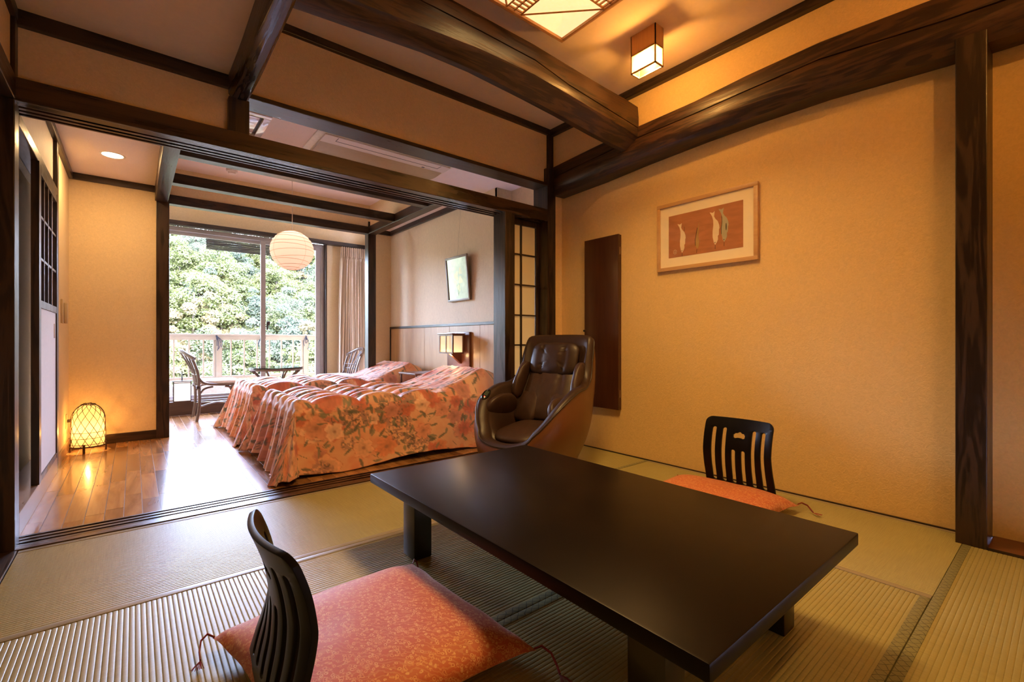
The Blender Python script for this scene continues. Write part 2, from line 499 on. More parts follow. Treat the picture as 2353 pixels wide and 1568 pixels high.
def leftbeam():
    rings = []
    n = 26
    for i in range(n):
        y = -0.6 + 3.64*i/(n-1)
        w = lambda a, s: a*math.sin(y*s+a*900)
        d = 0.0 if y < 2.9 else 0.006
        rings.append([(0.413+w(.002, 7), y, 2.445), (0.415+w(.002, 5), y, 2.345+w(.004, 6)), (0.430+w(.003, 9), y, 2.312+w(.004, 7)+d), (0.462+w(.003, 6), y, 2.300+w(.004, 8)+d),
                      (0.492+w(.003, 8), y, 2.302+w(.005, 5)+d), (0.514+w(.003, 7), y, 2.33+w(.005, 9)), (0.517+w(.003, 5), y, 2.42), (0.517, y, 2.445)])
    b = MB(); b.loft(rings); TN[0] += 1
    struct(b.build('trim_%d' % TN[0], HEWY, None, 28))
leftbeam()

sbox('leak_slab', plain('light leak cover', (0.2, 0.15, 0.1), 0.8), [(-1.5, 4.5, -1.2, 7.35, 2.93, 3.0)])  # unseen roof slab, added to stop light leaking in from above
sbox('wall_light_block', plain('light block render', (0.45, 0.38, 0.30), 0.9), [(-1.5, -0.06, 7.22, 7.3, -0.2, 2.95), (2.91, 4.5, 7.22, 7.3, -0.2, 2.95), (-1.5, -1.4, -1.2, 7.25, -0.2, 2.95), (4.4, 4.5, -1.2, 7.25, -0.2, 2.95)])  # unseen house walls, added to block sky light that overlit the railing
sbox('wall_left.005', WALLB, [(-0.62, -0.49, 3.14, 4.75, 2.03, 2.10)])
# --- bedroom shell
sbox('wall_left.002', WALLB, [(-0.50, -0.445, 4.70, 5.68, 0, 2.45)])
sbox('wall_left.003', BEDWALL, [(-0.52, -0.447, 3.14, 4.70, 2.03, 2.45)])
sbox('wall_left.004', WALLB, [(-0.60, -0.56, 3.14, 4.75, 0, 2.05)])
sbox('wall_alcove', WALLB, [(-0.50, 0.20, 5.62, 5.70, 0, 2.45)])
sbox('baseboard_alcove', DWX, [(-0.45, 0.17, 5.602, 5.622, 0, 0.085)], 0.003)
sbox('baseboard_left', wood('pale grey ledge board', (0.20, 0.13, 0.10), (0.36, 0.27, 0.24), 'y', 0.3), [(-0.56, -0.425, 3.2, 4.62, 0, 0.113)], 0.003)
sbox('baseboard_left.001', wood('light skirting', (0.30, 0.18, 0.09), (0.42, 0.27, 0.14), 'y', 0.4), [(-0.447, -0.432, 4.70, 5.60, 0, 0.085)], 0.002)
trim(DWY, (-0.50, -0.425, 3.2, 4.64, 1.975, 2.035))
trim(DWZ, (-0.47, -0.425, 4.625, 4.70, 0, 2.44))
trim(DWY, (-0.447, -0.418, 3.2, 5.62, 2.372, 2.432))
trim(DWX, (-0.43, 0.17, 5.595, 5.622, 2.372, 2.432))
trim(DWZ, (0.165, 0.267, 5.6, 5.72, 0, 2.45))
trim(DWZ, (2.285, 2.387, 5.65, 5.76, 0, 2.45))
trim(DWX, (0.26, 2.29, 5.635, 5.73, 2.292, 2.382))
trim(DWX, (0.25, 2.29, 4.885, 4.98, 2.295, 2.382))
trim(DWX, (0.25, 2.29, 4.12, 4.21, 2.295, 2.382))
trim(DWY, (0.155, 0.255, 3.95, 5.61, 2.290, 2.436))
trim(DWY, (2.285, 2.385, 3.95, 5.66, 2.290, 2.385))
sbox('ceiling.002', CEILB, [(-0.5, 0.25, 3.14, 5.66, 2.43, 2.46), (2.312, 2.95, 3.14, 6.0, 2.43, 2.46), (0.25, 2.312, 3.14, 4.10, 2.43, 2.46)])
sbox('ceiling.003', CEILB, [(0.2, 2.36, 4.05, 5.72, 2.652, 2.68)])
sbox('wall_coffer', WALLB, [(0.22, 0.252, 4.08, 5.66, 2.38, 2.66), (2.31, 2.34, 4.08, 5.66, 2.38, 2.66), (0.22, 2.34, 4.08, 4.102, 2.40, 2.66), (0.22, 2.34, 5.655, 5.70, 2.38, 2.72)])
sbox('wall_bed', BEDWALL, [(2.72, 2.78, 3.55, 5.98, 0, 2.45), (2.90, 2.96, 3.12, 3.6, 0, 2.45), (2.72, 2.96, 3.55, 3.58, 0, 2.45)])
sbox('wall_bed.001', WALLB, [(2.375, 2.78, 5.93, 5.98, 0, 2.45)])
trim(DWY, (2.69, 2.722, 4.12, 5.93, 2.372, 2.432))
trim(DWX, (2.385, 2.70, 5.90, 5.932, 2.372, 2.432))
# wainscot: five veneered panels under a cap rail
wpan = wood('honey cedar veneer', (0.40, 0.22, 0.09), (0.58, 0.36, 0.17), 'z', 0.38, 10, 0, 0.05)
wc = sbox('wall_bed.002', DWY, [(2.697, 2.721, 3.56, 5.925, 1.102, 1.13)], 0.003)
sbox('edge_strip', DWZ, (2.70, 2.721, 5.90, 5.928, 0, 1.10), parent=wc)
ys = [3.56, 3.814, 4.394, 4.968, 5.54, 5.90]
for a, c in zip(ys[:-1], ys[1:]):
    sbox('panel', wpan, (2.706, 2.72, a+0.002, c-0.002, 0, 1.102), 0.0015, parent=wc)
# --- window bay
sbox('wall_window', WALLB, [(-0.05, 2.90, 7.2, 7.32, 2.44, 2.72), (2.25, 2.90, 7.2, 7.32, 0, 2.44), (-0.1, -0.05, 5.7, 7.32, 0, 2.7)])
sbox('wall_window.001', WALLB, [(2.86, 2.92, 5.97, 7.3, 0, 2.7)])
sbox('ceiling.004', CEILB, [(-0.1, 2.92, 5.66, 7.32, 2.69, 2.72)])
trim(DWX, (-0.05, 2.86, 7.10, 7.2, 2.395, 2.45))
trim(DWZ, (2.228, 2.252, 7.15, 7.22, 0.17, 2.40))
trim(wood('dark sill board', (0.03, 0.012, 0.006), (0.09, 0.04, 0.02), 'x', 0.35), (-0.05, 2.86, 7.14, 7.235, 0, 0.174))

ALU = plain('silver grey window aluminium', (0.36, 0.33, 0.33), 0.38, 0.05, 20, metal=0.35)
win = sbox('window_1', ALU, [(-0.05, 2.24, 7.225, 7.33, 2.345, 2.40), (-0.05, 2.24, 7.225, 7.33, 0.174, 0.20), (2.185, 2.24, 7.225, 7.33, 0.2, 2.345), (-0.05, -0.02, 7.225, 7.33, 0.2, 2.345)], 0.002)
def sash(x0, x1, y, lw, rw):
    s = sbox('sash', ALU, [(x0, x0+lw, y, y+0.028, 0.2, 2.345), (x1-rw, x1, y, y+0.028, 0.2, 2.345), (x0+lw, x1-rw, y, y+0.028, 2.305, 2.345), (x0+lw, x1-rw, y, y+0.028, 0.2, 0.235)], 0.002, parent=win)
    g = MB(); g.quad([(x0+lw, y+0.014, 0.235), (x1-rw, y+0.014, 0.235), (x1-rw, y+0.014, 2.305), (x0+lw, y+0.014, 2.305)]); g.build('pane', GLASS, s)
    return s
sash(-0.02, 1.44, 7.285, 0.05, 0.05)
s2 = sash(1.375, 2.19, 7.24, 0.062, 0.075)
sbox('latch', plain('dark latch metal', (0.05, 0.04, 0.04), 0.4, metal=0.6), [(1.445, 1.465, 7.215, 7.24, 1.10, 1.21), (1.455, 1.485, 7.205, 7.225, 1.16, 1.22)], 0.004, parent=s2)

# --- sliding door left of the bedroom (lattice above, white board below)
PAPER = plain('white door paper', (0.72, 0.66, 0.66), 0.8, 0.04, 60)
d1 = sbox('door_1', DWZ, [(-0.455, -0.42, 3.765, 3.835, 0.114, 1.975), (-0.455, -0.42, 4.56, 4.62, 0.114, 1.975), (-0.453, -0.422, 3.835, 4.56, 1.92, 1.975), (-0.453, -0.422, 3.835, 4.56, 0.114, 0.15), (-0.453, -0.422, 3.835, 4.56, 1.135, 1.18)], 0.002)
sbox('paper_pane', PAPER, (-0.446, -0.442, 3.835, 4.56, 1.18, 1.92), parent=d1)
sbox('board', PAPER, (-0.442, -0.428, 3.835, 4.56, 0.15, 1.135), 0.001, parent=d1)
for y in (3.99, 4.16, 4.33): sbox('muntin', DWZ, (-0.44, -0.424, y, y+0.022, 1.18, 1.92), 0.001, parent=d1)
for z in (1.42, 1.67): sbox('muntin', DWY, (-0.439, -0.426, 3.835, 4.56, z, z+0.016), 0.001, parent=d1)
b = MB(); b.box(-0.430, -0.4255, 4.47, 4.50, 0.96, 1.06, bev=0.002); b.build('finger_pull', plain('brass pull', (0.35, 0.18, 0.07), 0.35, metal=0.8), d1)

# --- shoji beside the corner post
t = NT('backlit shoji paper')
t.set(Base_Color=(0.82, 0.68, 0.40), Roughness=0.8)
tr = t.n('ShaderNodeBsdfTranslucent'); tr.inputs[0].default_value = (0.85, 0.7, 0.42, 1)
mx = t.n('ShaderNodeMixShader'); mx.inputs[0].default_value = 0.45
t.l(t.b.outputs[0], mx.inputs[1]); t.l(tr.outputs[0], mx.inputs[2]); t.l(mx.outputs[0], t.out.inputs[0])
SHOJI = t.m
d2 = sbox('door_2', DWZ, [(2.50, 2.532, 3.118, 3.148, 0.006, 2.018), (2.842, 2.871, 3.118, 3.148, 0.006, 2.018), (2.532, 2.842, 3.12, 3.146, 1.972, 2.018), (2.532, 2.842, 3.12, 3.146, 0.006, 0.35)], 0.001)
zz = [0.35, 0.634, 0.905, 1.17, 1.44, 1.71, 1.972]
xx = [2.532, 2.668, 2.842]
for k in range(len(zz)-1):
    for j in range(2):
        sbox('paper_pane', SHOJI, (xx[j]+0.003, xx[j+1]-0.003, 3.137, 3.139, zz[k]+0.003, zz[k+1]-0.003), parent=d2)
sbox('muntin', DWZ, (2.659, 2.673, 3.12, 3.136, 0.35, 1.972), parent=d2)
for z in zz[1:-1]: sbox('muntin', DWX, (2.532, 2.842, 3.122, 3.137, z-0.006, z+0.006), parent=d2)
sbox('wall_bed.003', WALL, (2.49, 2.90, 3.30, 3.33, 0, 2.3)) if False else None

# ================================================================ CEILING LIGHTS AND FITTINGS
LAMPWOOD = wood('honey lamp wood', (0.42, 0.19, 0.06), (0.62, 0.32, 0.11), 'z', 0.45, 12, 0, 0.1)
WASHI = emis('lit washi', (1.0, 0.66, 0.31), 1.15, 0.16, 60)
WASHIHOT = emis('hot lit washi', (0.55, 0.38, 0.18), 1.3, 0.12, 30, trans=0.8, clear=0.4)
def area(name, loc, size, power, col=WARM, rot=(0, 0, 0), sy=None, spread=PI):
    l = bpy.data.lights.new(name, 'AREA'); l.energy = power; l.color = col; l.size = size
    if sy: l.shape = 'RECTANGLE'; l.size_y = sy
    l.spread = spread
    o = bpy.data.objects.new(name, l); o.location = loc; o.rotation_euler = rot; COL.objects.link(o); return o
def point(name, loc, r, power, col=WARM):
    l = bpy.data.lights.new(name, 'POINT'); l.energy = power; l.color = col; l.shadow_soft_size = r
    o = bpy.data.objects.new(name, l); o.location = loc; COL.objects.link(o); return o

# square lattice ceiling lamp: four corner squares split by a diagonal bar, ladder strips between them
cx, cy, hs = 1.655, 1.620, 0.401
L = thing('ceiling_lamp', 'large square wooden lattice ceiling lamp with glowing paper panels', 'ceiling lamp', (cx, cy, 2.86))
b = MB()
for x0, x1, y0, y1 in ((-hs, hs, -hs, -hs+0.02), (-hs, hs, hs-0.02, hs), (-hs, -hs+0.02, -hs+0.02, hs-0.02), (hs-0.02, hs, -hs+0.02, hs-0.02)):
    b.box(x0, x1, y0, y1, -0.068, 0.0, bev=0.002)
b.build('frame', LAMPWOOD, L, 40)
b = MB(); b.box(-hs+0.02, hs-0.02, -hs+0.02, hs-0.02, -0.012, -0.004); b.build('backing', plain('lamp backing', (0.7, 0.6, 0.45), 0.7), L)
d = hs-0.02; c0 = 0.052
for sx, sy in ((1, 1), (1, -1), (-1, 1), (-1, -1)):
    A, B, Cc, D = (sx*c0, sy*d), (sx*d, sy*c0), (sx*d, sy*d), (sx*c0, sy*c0)
    mid = (sx*(c0+d)/2, sy*(c0+d)/2)
    b = MB()
    v = [b.bm.verts.new(p) for p in ((*A, -0.052), (*mid, -0.034), (*B, -0.052), (*Cc, -0.052))]
    b.bm.faces.new((v[0], v[1], v[3])); b.bm.faces.new((v[1], v[2], v[3]))
    b.build('washi_corner', WASHI, L)
    b = MB(); v = [b.bm.verts.new(p) for p in ((*A, -0.054), (*B, -0.054), (*D, -0.054))]; b.bm.faces.new(v)
    b.build('washi_panel', WASHI, L)
    b = MB(); b.tube([(*A, -0.060), (*B, -0.060)], 0.0055, 4); b.build('diagonal_bar', LAMPWOOD, L)
    for (p, q) in ((A, D), (B, D)):
        b = MB(); b.tube([(*p, -0.060), (*q, -0.060)], 0.0055, 4); b.build('rail', LAMPWOOD, L)
for x0, x1, y0, y1 in ((-c0, c0, -d, d), (-d, -c0, -c0, c0), (c0, d, -c0, c0)):
    b = MB(); b.quad([(x0, y0, -0.046), (x1, y0, -0.046), (x1, y1, -0.046), (x0, y1, -0.046)]); b.build('washi_strip', WASHI, L)
for k in range(2):
    M = Matrix.Rotation(k*PI/2, 4, 'Z')
    b = MB()
    for xx_ in (0.0,): b.box(xx_-0.003, xx_+0.003, -d, d, -0.062, -0.052, M=M)
    for q in range(26):
        y = -d+0.014+q*(2*d-0.028)/25
        if abs(y) < c0 and k == 1: continue
        b.box(-c0, c0, y-0.003, y+0.003, -0.062, -0.052, M=M)
    b.build('lattice', LAMPWOOD, L)
area('ceiling_lamp_light', (cx, cy, 2.788), 0.50, 28, spread=math.radians(130))

# box lamps: one in view, one nearer the camera
def box_lamp(x0, y0, label, power=24):
    w, ln, top, h = 0.085, 0.178, 2.862, 0.238
    T = thing('box_lamp', label, 'ceiling lamp', (x0, y0, top), 0, 'wooden box lamps on the tatami room ceiling')
    b = MB(); zs = -0.125
    t = 0.006
    for q in ((0, t, 0, ln), (w-t, w, 0, ln), (0, w, 0, t), (0, w, ln-t, ln)): b.box(q[0], q[1], q[2], q[3], zs, 0)
    b.build('wooden_sleeve', LAMPWOOD, T)
    b = MB()
    for x in (0, w-0.008):
        for y in (0, ln-0.008): b.box(x, x+0.008, y, y+0.008, -h, zs)
    for z in (-h, zs-0.004):
        b.box(0, w, 0, 0.008, z, z+0.008); b.box(0, w, ln-0.008, ln, z, z+0.008); b.box(0, 0.008, 0, ln, z, z+0.008); b.box(w-0.008, w, 0, ln, z, z+0.008)
    b.build('frame', LAMPWOOD, T)
    for (xa, ya), (xb, yb) in (((0.004, 0.008), (0.004, ln-0.008)), ((w-0.004, 0.008), (w-0.004, ln-0.008)), ((0.008, 0.004), (w-0.008, 0.004)), ((0.008, ln-0.004), (w-0.008, ln-0.004))):
        b = MB(); b.quad([(xa, ya, -h+0.008), (xb, yb, -h+0.008), (xb, yb, zs), (xa, ya, zs)]); b.build('washi_pane', WASHIHOT, T)
    b = MB(); b.lathe([(0.001, -0.17), (0.018, -0.165), (0.024, -0.145), (0.018, -0.122), (0.012, -0.10)], 16, (w/2, ln/2, 0)); b.build('bulb', emis('bulb glow', (1, 0.75, 0.4), 30), T, 60)
    b = MB(); b.cyl((w+0.0005, 0.05, -0.03), (w-0.004, 0.05, -0.03), 0.005, n=10); b.build('screw', plain('screw metal', (0.6, 0.55, 0.5), 0.3, metal=0.9), T)
    point('box_lamp_light', (x0+w/2, y0+ln/2, top-0.185), 0.02, power)
box_lamp(2.43, 1.602, 'small wooden box lamp with glowing paper sides, beyond the square ceiling lamp')
box_lamp(1.70, -0.46, 'small wooden box lamp on the ceiling near the back wall of the tatami room', 38)

# recessed downlight over the alcove
T = thing('downlight', 'round recessed downlight glowing in the alcove ceiling', 'downlight', (-0.133, 4.89, 2.43))
b = MB(); b.lathe([(0.066, -0.0005), (0.075, -0.004), (0.083, -0.001), (0.083, 0.0)], 32); b.build('ring', plain('white ring', (0.8, 0.75, 0.7), 0.4), T, 60)
b = MB(); b.lathe([(0.0005, -0.001), (0.067, -0.001)], 32); b.build('lens', emis('downlight lens', (1, 0.80, 0.5), 14, 0.02), T)
area('downlight_light', (-0.133, 4.89, 2.42), 0.12, 9, (1, 0.62, 0.26))

# smoke detector
b = MB(); b.lathe([(0.0005, -0.045), (0.03, -0.045), (0.036, -0.028), (0.05, -0.026), (0.052, 0.0)], 24)
o = b.build('smoke_detector', plain('white plastic', (0.8, 0.74, 0.7), 0.35), None, 40); o.location = (0.757, 5.33, 2.652)
tag(o, 'small round white smoke detector on the raised bedroom ceiling', 'smoke detector')

# pendant paper globe
T = thing('paper_globe_lamp', 'round white ribbed paper lantern hanging from the bedroom ceiling', 'pendant lamp', (1.245, 5.05, 2.652))
R, cz = 0.205, -0.79
GLOBE = NT('globe washi'); GLOBE.set(Base_Color=(0.84, 0.68, 0.66), Roughness=0.85)
tr = GLOBE.n('ShaderNodeBsdfTranslucent'); tr.inputs[0].default_value = (0.84, 0.66, 0.62, 1)
mx = GLOBE.n('ShaderNodeMixShader'); mx.inputs[0].default_value = 0.5
GLOBE.l(GLOBE.b.outputs[0], mx.inputs[1]); GLOBE.l(tr.outputs[0], mx.inputs[2]); GLOBE.l(mx.outputs[0], GLOBE.out.inputs[0])
b = MB()
prof = []
nr = 11
for i in range(nr*6+1):
    th = PI*(0.06+0.88*i/(nr*6)); rr = R*(1-0.018*(1-abs(math.sin(PI*i/6.0))))
    prof.append((rr*math.sin(th), cz+rr*0.97*math.cos(th)))
b.lathe(prof, 40)
b.build('paper_shade', GLOBE.m, T, 50)
rib = plain('lantern wire', (0.42, 0.30, 0.20), 0.6)
for i in range(nr+1):
    th = PI*(0.06+0.88*i/nr)
    tilt = random.uniform(-0.12, 0.12); ph = random.uniform(0, 6)
    b = MB(); pts = []
    for k in range(40):
        a = 2*PI*k/40; th2 = th+tilt*math.sin(a+ph)*math.sin(th)
        pts.append((R*1.003*math.sin(th2)*math.cos(a), R*1.003*math.sin(th2)*math.sin(a), cz+R*0.975*math.cos(th2)))
    b.tube(pts, 0.0019, 4, cyc=True); b.build('rib', rib, T)
for k in range(4):
    a = k*PI/2+0.4
    b = MB(); b.tube([(R*1.002*math.sin(t_)*math.cos(a), R*1.002*math.sin(t_)*math.sin(a), cz+R*0.975*math.cos(t_)) for t_ in np.linspace(0.2, 2.95, 18)], 0.0010, 4); b.build('seam', rib, T)
b = MB(); b.tube([(0, 0, 0), (0.002, 0, -0.3), (0, 0, cz+R)], 0.003, 6); b.build('cord', plain('white cord', (0.8, 0.75, 0.68), 0.5), T, 60)
b = MB(); b.box(-0.022, 0.022, -0.022, 0.022, -0.03, 0, bev=0.004); b.build('ceiling_cap', plain('cream cap', (0.75, 0.68, 0.6), 0.4), T, 40)
b = MB(); b.lathe([(0.001, cz-0.02), (0.02, cz-0.015), (0.03, cz+0.015), (0.02, cz+0.05), (0.013, cz+0.08)], 16); b.build('bulb', emis('pendant bulb', (1, 0.8, 0.55), 25), T, 60)
point('globe_light', (1.245, 5.05, 2.652+cz+0.10), 0.03, 2.2, (1, 0.70, 0.52))

# ceiling air conditioner (one-way cassette)
CREAM = plain('cream appliance plastic', (0.78, 0.70, 0.62), 0.42, 0.03, 10)
T = thing('air_conditioner', 'long cream one-way air conditioner set flush in the bedroom ceiling', 'air conditioner', (1.55, 3.57, 2.43))
b = MB(); b.box(-0.552, 0.555, -0.21, 0.205, -0.012, 0.0, bev=0.003); b.build('surround', plain('pale ac surround', (0.80, 0.74, 0.62), 0.4), T, 40)
b = MB(); b.box(-0.50, 0.535, -0.20, 0.195, -0.022, -0.012, bev=0.004); b.build('body', CREAM, T, 40)
b = MB(); n = 12
b.loft([[( -0.497+1.024*k/n, y, -0.023-0.010*math.sin(PI*j/6)*(1 if j not in (0, 6) else 0)) for k in range(n+1)] for j, y in enumerate(np.linspace(-0.066, 0.162, 7))], caps=False, closed=False)
b.build('air_flap', plain('tan air flap', (0.42, 0.30, 0.15), 0.35, 0.05), T, 60)
b = MB()
for q in ((-0.405, 0.45, -0.129, -0.126), (-0.405, -0.402, -0.19, -0.126), (0.447, 0.45, -0.19, -0.126)): b.box(*q, -0.0235, -0.021)
b.build('intake_seam', plain('dark seam', (0.05, 0.035, 0.02), 0.6), T)
b = MB(); b.box(0.325, 0.35, -0.088, -0.074, -0.024, -0.021); b.build('display', plain('grey display', (0.12, 0.14, 0.2), 0.2), T)
b = MB()
for k in range(4): b.box(0.36+k*0.012, 0.366+k*0.012, -0.085, -0.082, -0.0232, -0.0215)
b.build('lettering', plain('grey lettering', (0.35, 0.33, 0.35), 0.5), T)

# ceiling vent square
T = thing('ceiling_vent', 'glossy white square ceiling vent seen through the transom gap', 'ceiling vent', (0.50, 3.56, 2.43))
WHG = plain('glossy white enamel', (0.82, 0.80, 0.82), 0.08, 0.02, 5, coat=0.6)
b = MB()
o_, i_ = 0.208, 0.165
for x0, x1, y0, y1 in ((-o_, o_, -o_, -i_), (-o_, o_, i_, o_), (-o_, -i_, -i_, i_), (i_, o_, -i_, i_)): b.box(x0, x1, y0, y1, -0.022, 0, bev=0.006)
b.build('frame', WHG, T, 40)
b = MB()
b.box(-i_, i_, -i_, i_, -0.004, -0.001); b.build('dark_gap', plain('vent dark gap', (0.06, 0.05, 0.045), 0.6), T)
b = MB(); b.box(-0.145, 0.145, -0.145, 0.145, -0.018, -0.006, bev=0.004); b.build('centre_panel', WHG, T, 40)

# ================================================================ LOW TABLE
T = thing('low_table', 'black lacquered low table standing on the tatami', 'low table', (1.30, 1.235, 0))
b = MB(); b.box(-0.468, 0.468, -0.803, 0.803, 0.295, 0.335, bev=0.006)
b.build('tabletop', plain('black brown lacquer top', (0.010, 0.0055, 0.0025), 0.32, 0.3, 2.0, spec=0.10), T, 40)
b = MB()
for q in ((-0.36, -0.34, -0.50, 0.50), (0.34, 0.36, -0.50, 0.50), (-0.36, 0.36, -0.52, -0.50), (-0.36, 0.36, 0.50, 0.52)): b.box(*q, 0.262, 0.296)
b.build('apron', BLACKLAC, T)
for sx in (-1, 1):
    for sy in (-1, 1):
        b = MB()
        x, y = sx*0.335, sy*0.60
        b.box(x-0.042, x+0.042, y-0.052, y+0.052, 0.0, 0.296, bev=0.005); b.build('leg', BLACKLAC, T, 40)

# ================================================================ FLOOR CHAIRS (legless, bent plywood)
def zaisu_mesh():
    """flat outline with holes, cut into a fine grid, then bent"""
    cu = bpy.data.curves.new('outline', 'CURVE'); cu.dimensions = '2D'; cu.fill_mode = 'BOTH'; cu.extrude = 0.0065; cu.bevel_depth = 0.0015; cu.bevel_resolution = 1
    def poly(pts):
        s = cu.splines.new('POLY'); s.points.add(len(pts)-1); s.use_cyclic_u = True
        for p, q in zip(s.points, pts): p.co = (q[0], q[1], 0, 1)
    def rrect(x0, x1, y0, y1, r, n=5):
        pts = []
        for cx_, cy_, a0 in ((x1-r, y1-r, 0), (x0+r, y1-r, PI/2), (x0+r, y0+r, PI), (x1-r, y0+r, 3*PI/2)):
            for k in range(n+1): a = a0+PI/2*k/n; pts.append((cx_+r*math.cos(a), cy_+r*math.sin(a)))
        return pts
    # u across (-0.197..0.197), v: length along the sheet: 0..0.38 seat, 0.38..0.86 back
    poly(rrect(-0.197, 0.197, 0.0, 0.865, 0.035))
    top = 0.805
    for u in (-0.145, -0.087, 0.087, 0.145): poly(rrect(u-0.014, u+0.014, 0.475, top, 0.012))
    for u in (-0.029, 0.029): poly(rrect(u-0.014, u+0.014, 0.475, 0.68, 0.012))
    # cloud shaped hand hole
    c = [(-0.036, 0.752), (-0.037, 0.768), (-0.026, 0.779), (-0.014, 0.780), (-0.004, 0.788), (0.008, 0.787), (0.018, 0.779), (0.029, 0.778), (0.037, 0.767), (0.036, 0.752), (0.026, 0.746), (0.010, 0.750), (-0.006, 0.750), (-0.024, 0.745)]
    poly(c)
    ob = bpy.data.objects.new('tmp', cu); COL.objects.link(ob)
    dg = bpy.context.evaluated_depsgraph_get()
    me = bpy.data.meshes.new_from_object(ob.evaluated_get(dg)); bpy.data.objects.remove(ob); bpy.data.curves.remove(cu)
    bm = bmesh.new(); bm.from_mesh(me); bpy.data.meshes.remove(me)
    bmesh.ops.remove_doubles(bm, verts=bm.verts[:], dist=0.0002)
    for k in range(1, 16):
        g = bm.verts[:]+bm.edges[:]+bm.faces[:]
        bmesh.ops.bisect_plane(bm, geom=g, plane_co=(-0.197+k*0.394/16, 0, 0), plane_no=(1, 0, 0))
    for k in range(1, 58):
        g = bm.verts[:]+bm.edges[:]+bm.faces[:]
        bmesh.ops.bisect_plane(bm, geom=g, plane_co=(0, k*0.015, 0), plane_no=(0, 1, 0))
    # bend: centre line (x forward, z up) as a function of v
    def line(v):
        pts = [(0.0, 0.40, 0.012), (0.20, 0.20, 0.008), (0.34, 0.055, 0.010), (0.39, 0.010, 0.022), (0.43, -0.014, 0.055), (0.50, -0.008, 0.125), (0.58, 0.006, 0.203), (0.66, 0.010, 0.282), (0.74, 0.000, 0.361), (0.80, -0.016, 0.418), (0.90, -0.052, 0.51)]
        for a, c in zip(pts[:-1], pts[1:]):
            if v <= c[0]:
                t = (v-a[0])/(c[0]-a[0]); break
        i = pts.index(a)
        p0 = pts[max(i-1, 0)]; p3 = pts[min(i+2, len(pts)-1)]
        def cr(k):
            m1 = (c[k]-p0[k])/(c[0]-p0[0])*(c[0]-a[0]) if c[0] != p0[0] else 0
            m2 = (p3[k]-a[k])/(p3[0]-a[0])*(c[0]-a[0])
            return (2*t**3-3*t*t+1)*a[k]+(t**3-2*t*t+t)*m1+(-2*t**3+3*t*t)*c[k]+(t**3-t*t)*m2
        return Vector((cr(1), 0, cr(2)))
    for vt in bm.verts:
        u, v, w = vt.co
        v = min(max(v, 0), 0.89)
        p = line(v); q = line(min(v+0.004, 0.895)) - line(max(v-0.004, 0)); q.normalize()
        nrm = Vector((q.z, 0, -q.x))
        back = min(1, max(0, (v-0.42)/0.25))
        bow = 0.036*back*((u/0.197)**2)            # sides wrap forward
        w_ = u*(1-0.03*back) * (1.0 if v > 0.42 else 1.02)
        pos = p + nrm*(-w) + Vector((bow, 0, 0))
        vt.co = (pos.x, w_, pos.z)
    zmin = min(vt.co.z for vt in bm.verts)
    for vt in bm.verts: vt.co.z -= zmin
    backf = [f for f in bm.faces if f.calc_center_median().z > 0.03 and f.calc_center_median().x < 0.075]
    bmesh.ops.recalc_face_normals(bm, faces=bm.faces[:])
    return bm
zb = zaisu_mesh()
zb2 = zb.copy()
seatf = [f for f in zb.faces if f.calc_center_median().x > 0.045 and f.calc_center_median().z < 0.06]
bmesh.ops.delete(zb, geom=seatf, context='FACES')
keep = [f for f in zb2.faces if not (f.calc_center_median().x > 0.045 and f.calc_center_median().z < 0.06)]
bmesh.ops.delete(zb2, geom=keep, context='FACES')
ZLAC = plain('black chair lacquer', (0.006, 0.0045, 0.004), 0.34, 0.3, 10, spec=0.15)
def fin(bm, name, parent):
    me = bpy.data.meshes.new(name); bm.to_mesh(me); bm.free(); return link(name, me, ZLAC, parent, 35)
Z1 = thing('floor_chair', 'black legless bent plywood floor chair on the near left side of the low table', 'floor chair', (0.262, 1.25, 0.0), 0.0, 'legless floor chairs at the low table')
fin(zb, 'backrest', Z1); fin(zb2, 'seat', Z1)
Z2 = copy_tree(Z1)
Z2['label'] = 'black legless bent plywood floor chair standing against the ochre wall beyond the table'
Z2.location = (2.735, 1.245, 0.0); Z2.rotation_euler = (0, 0, PI)

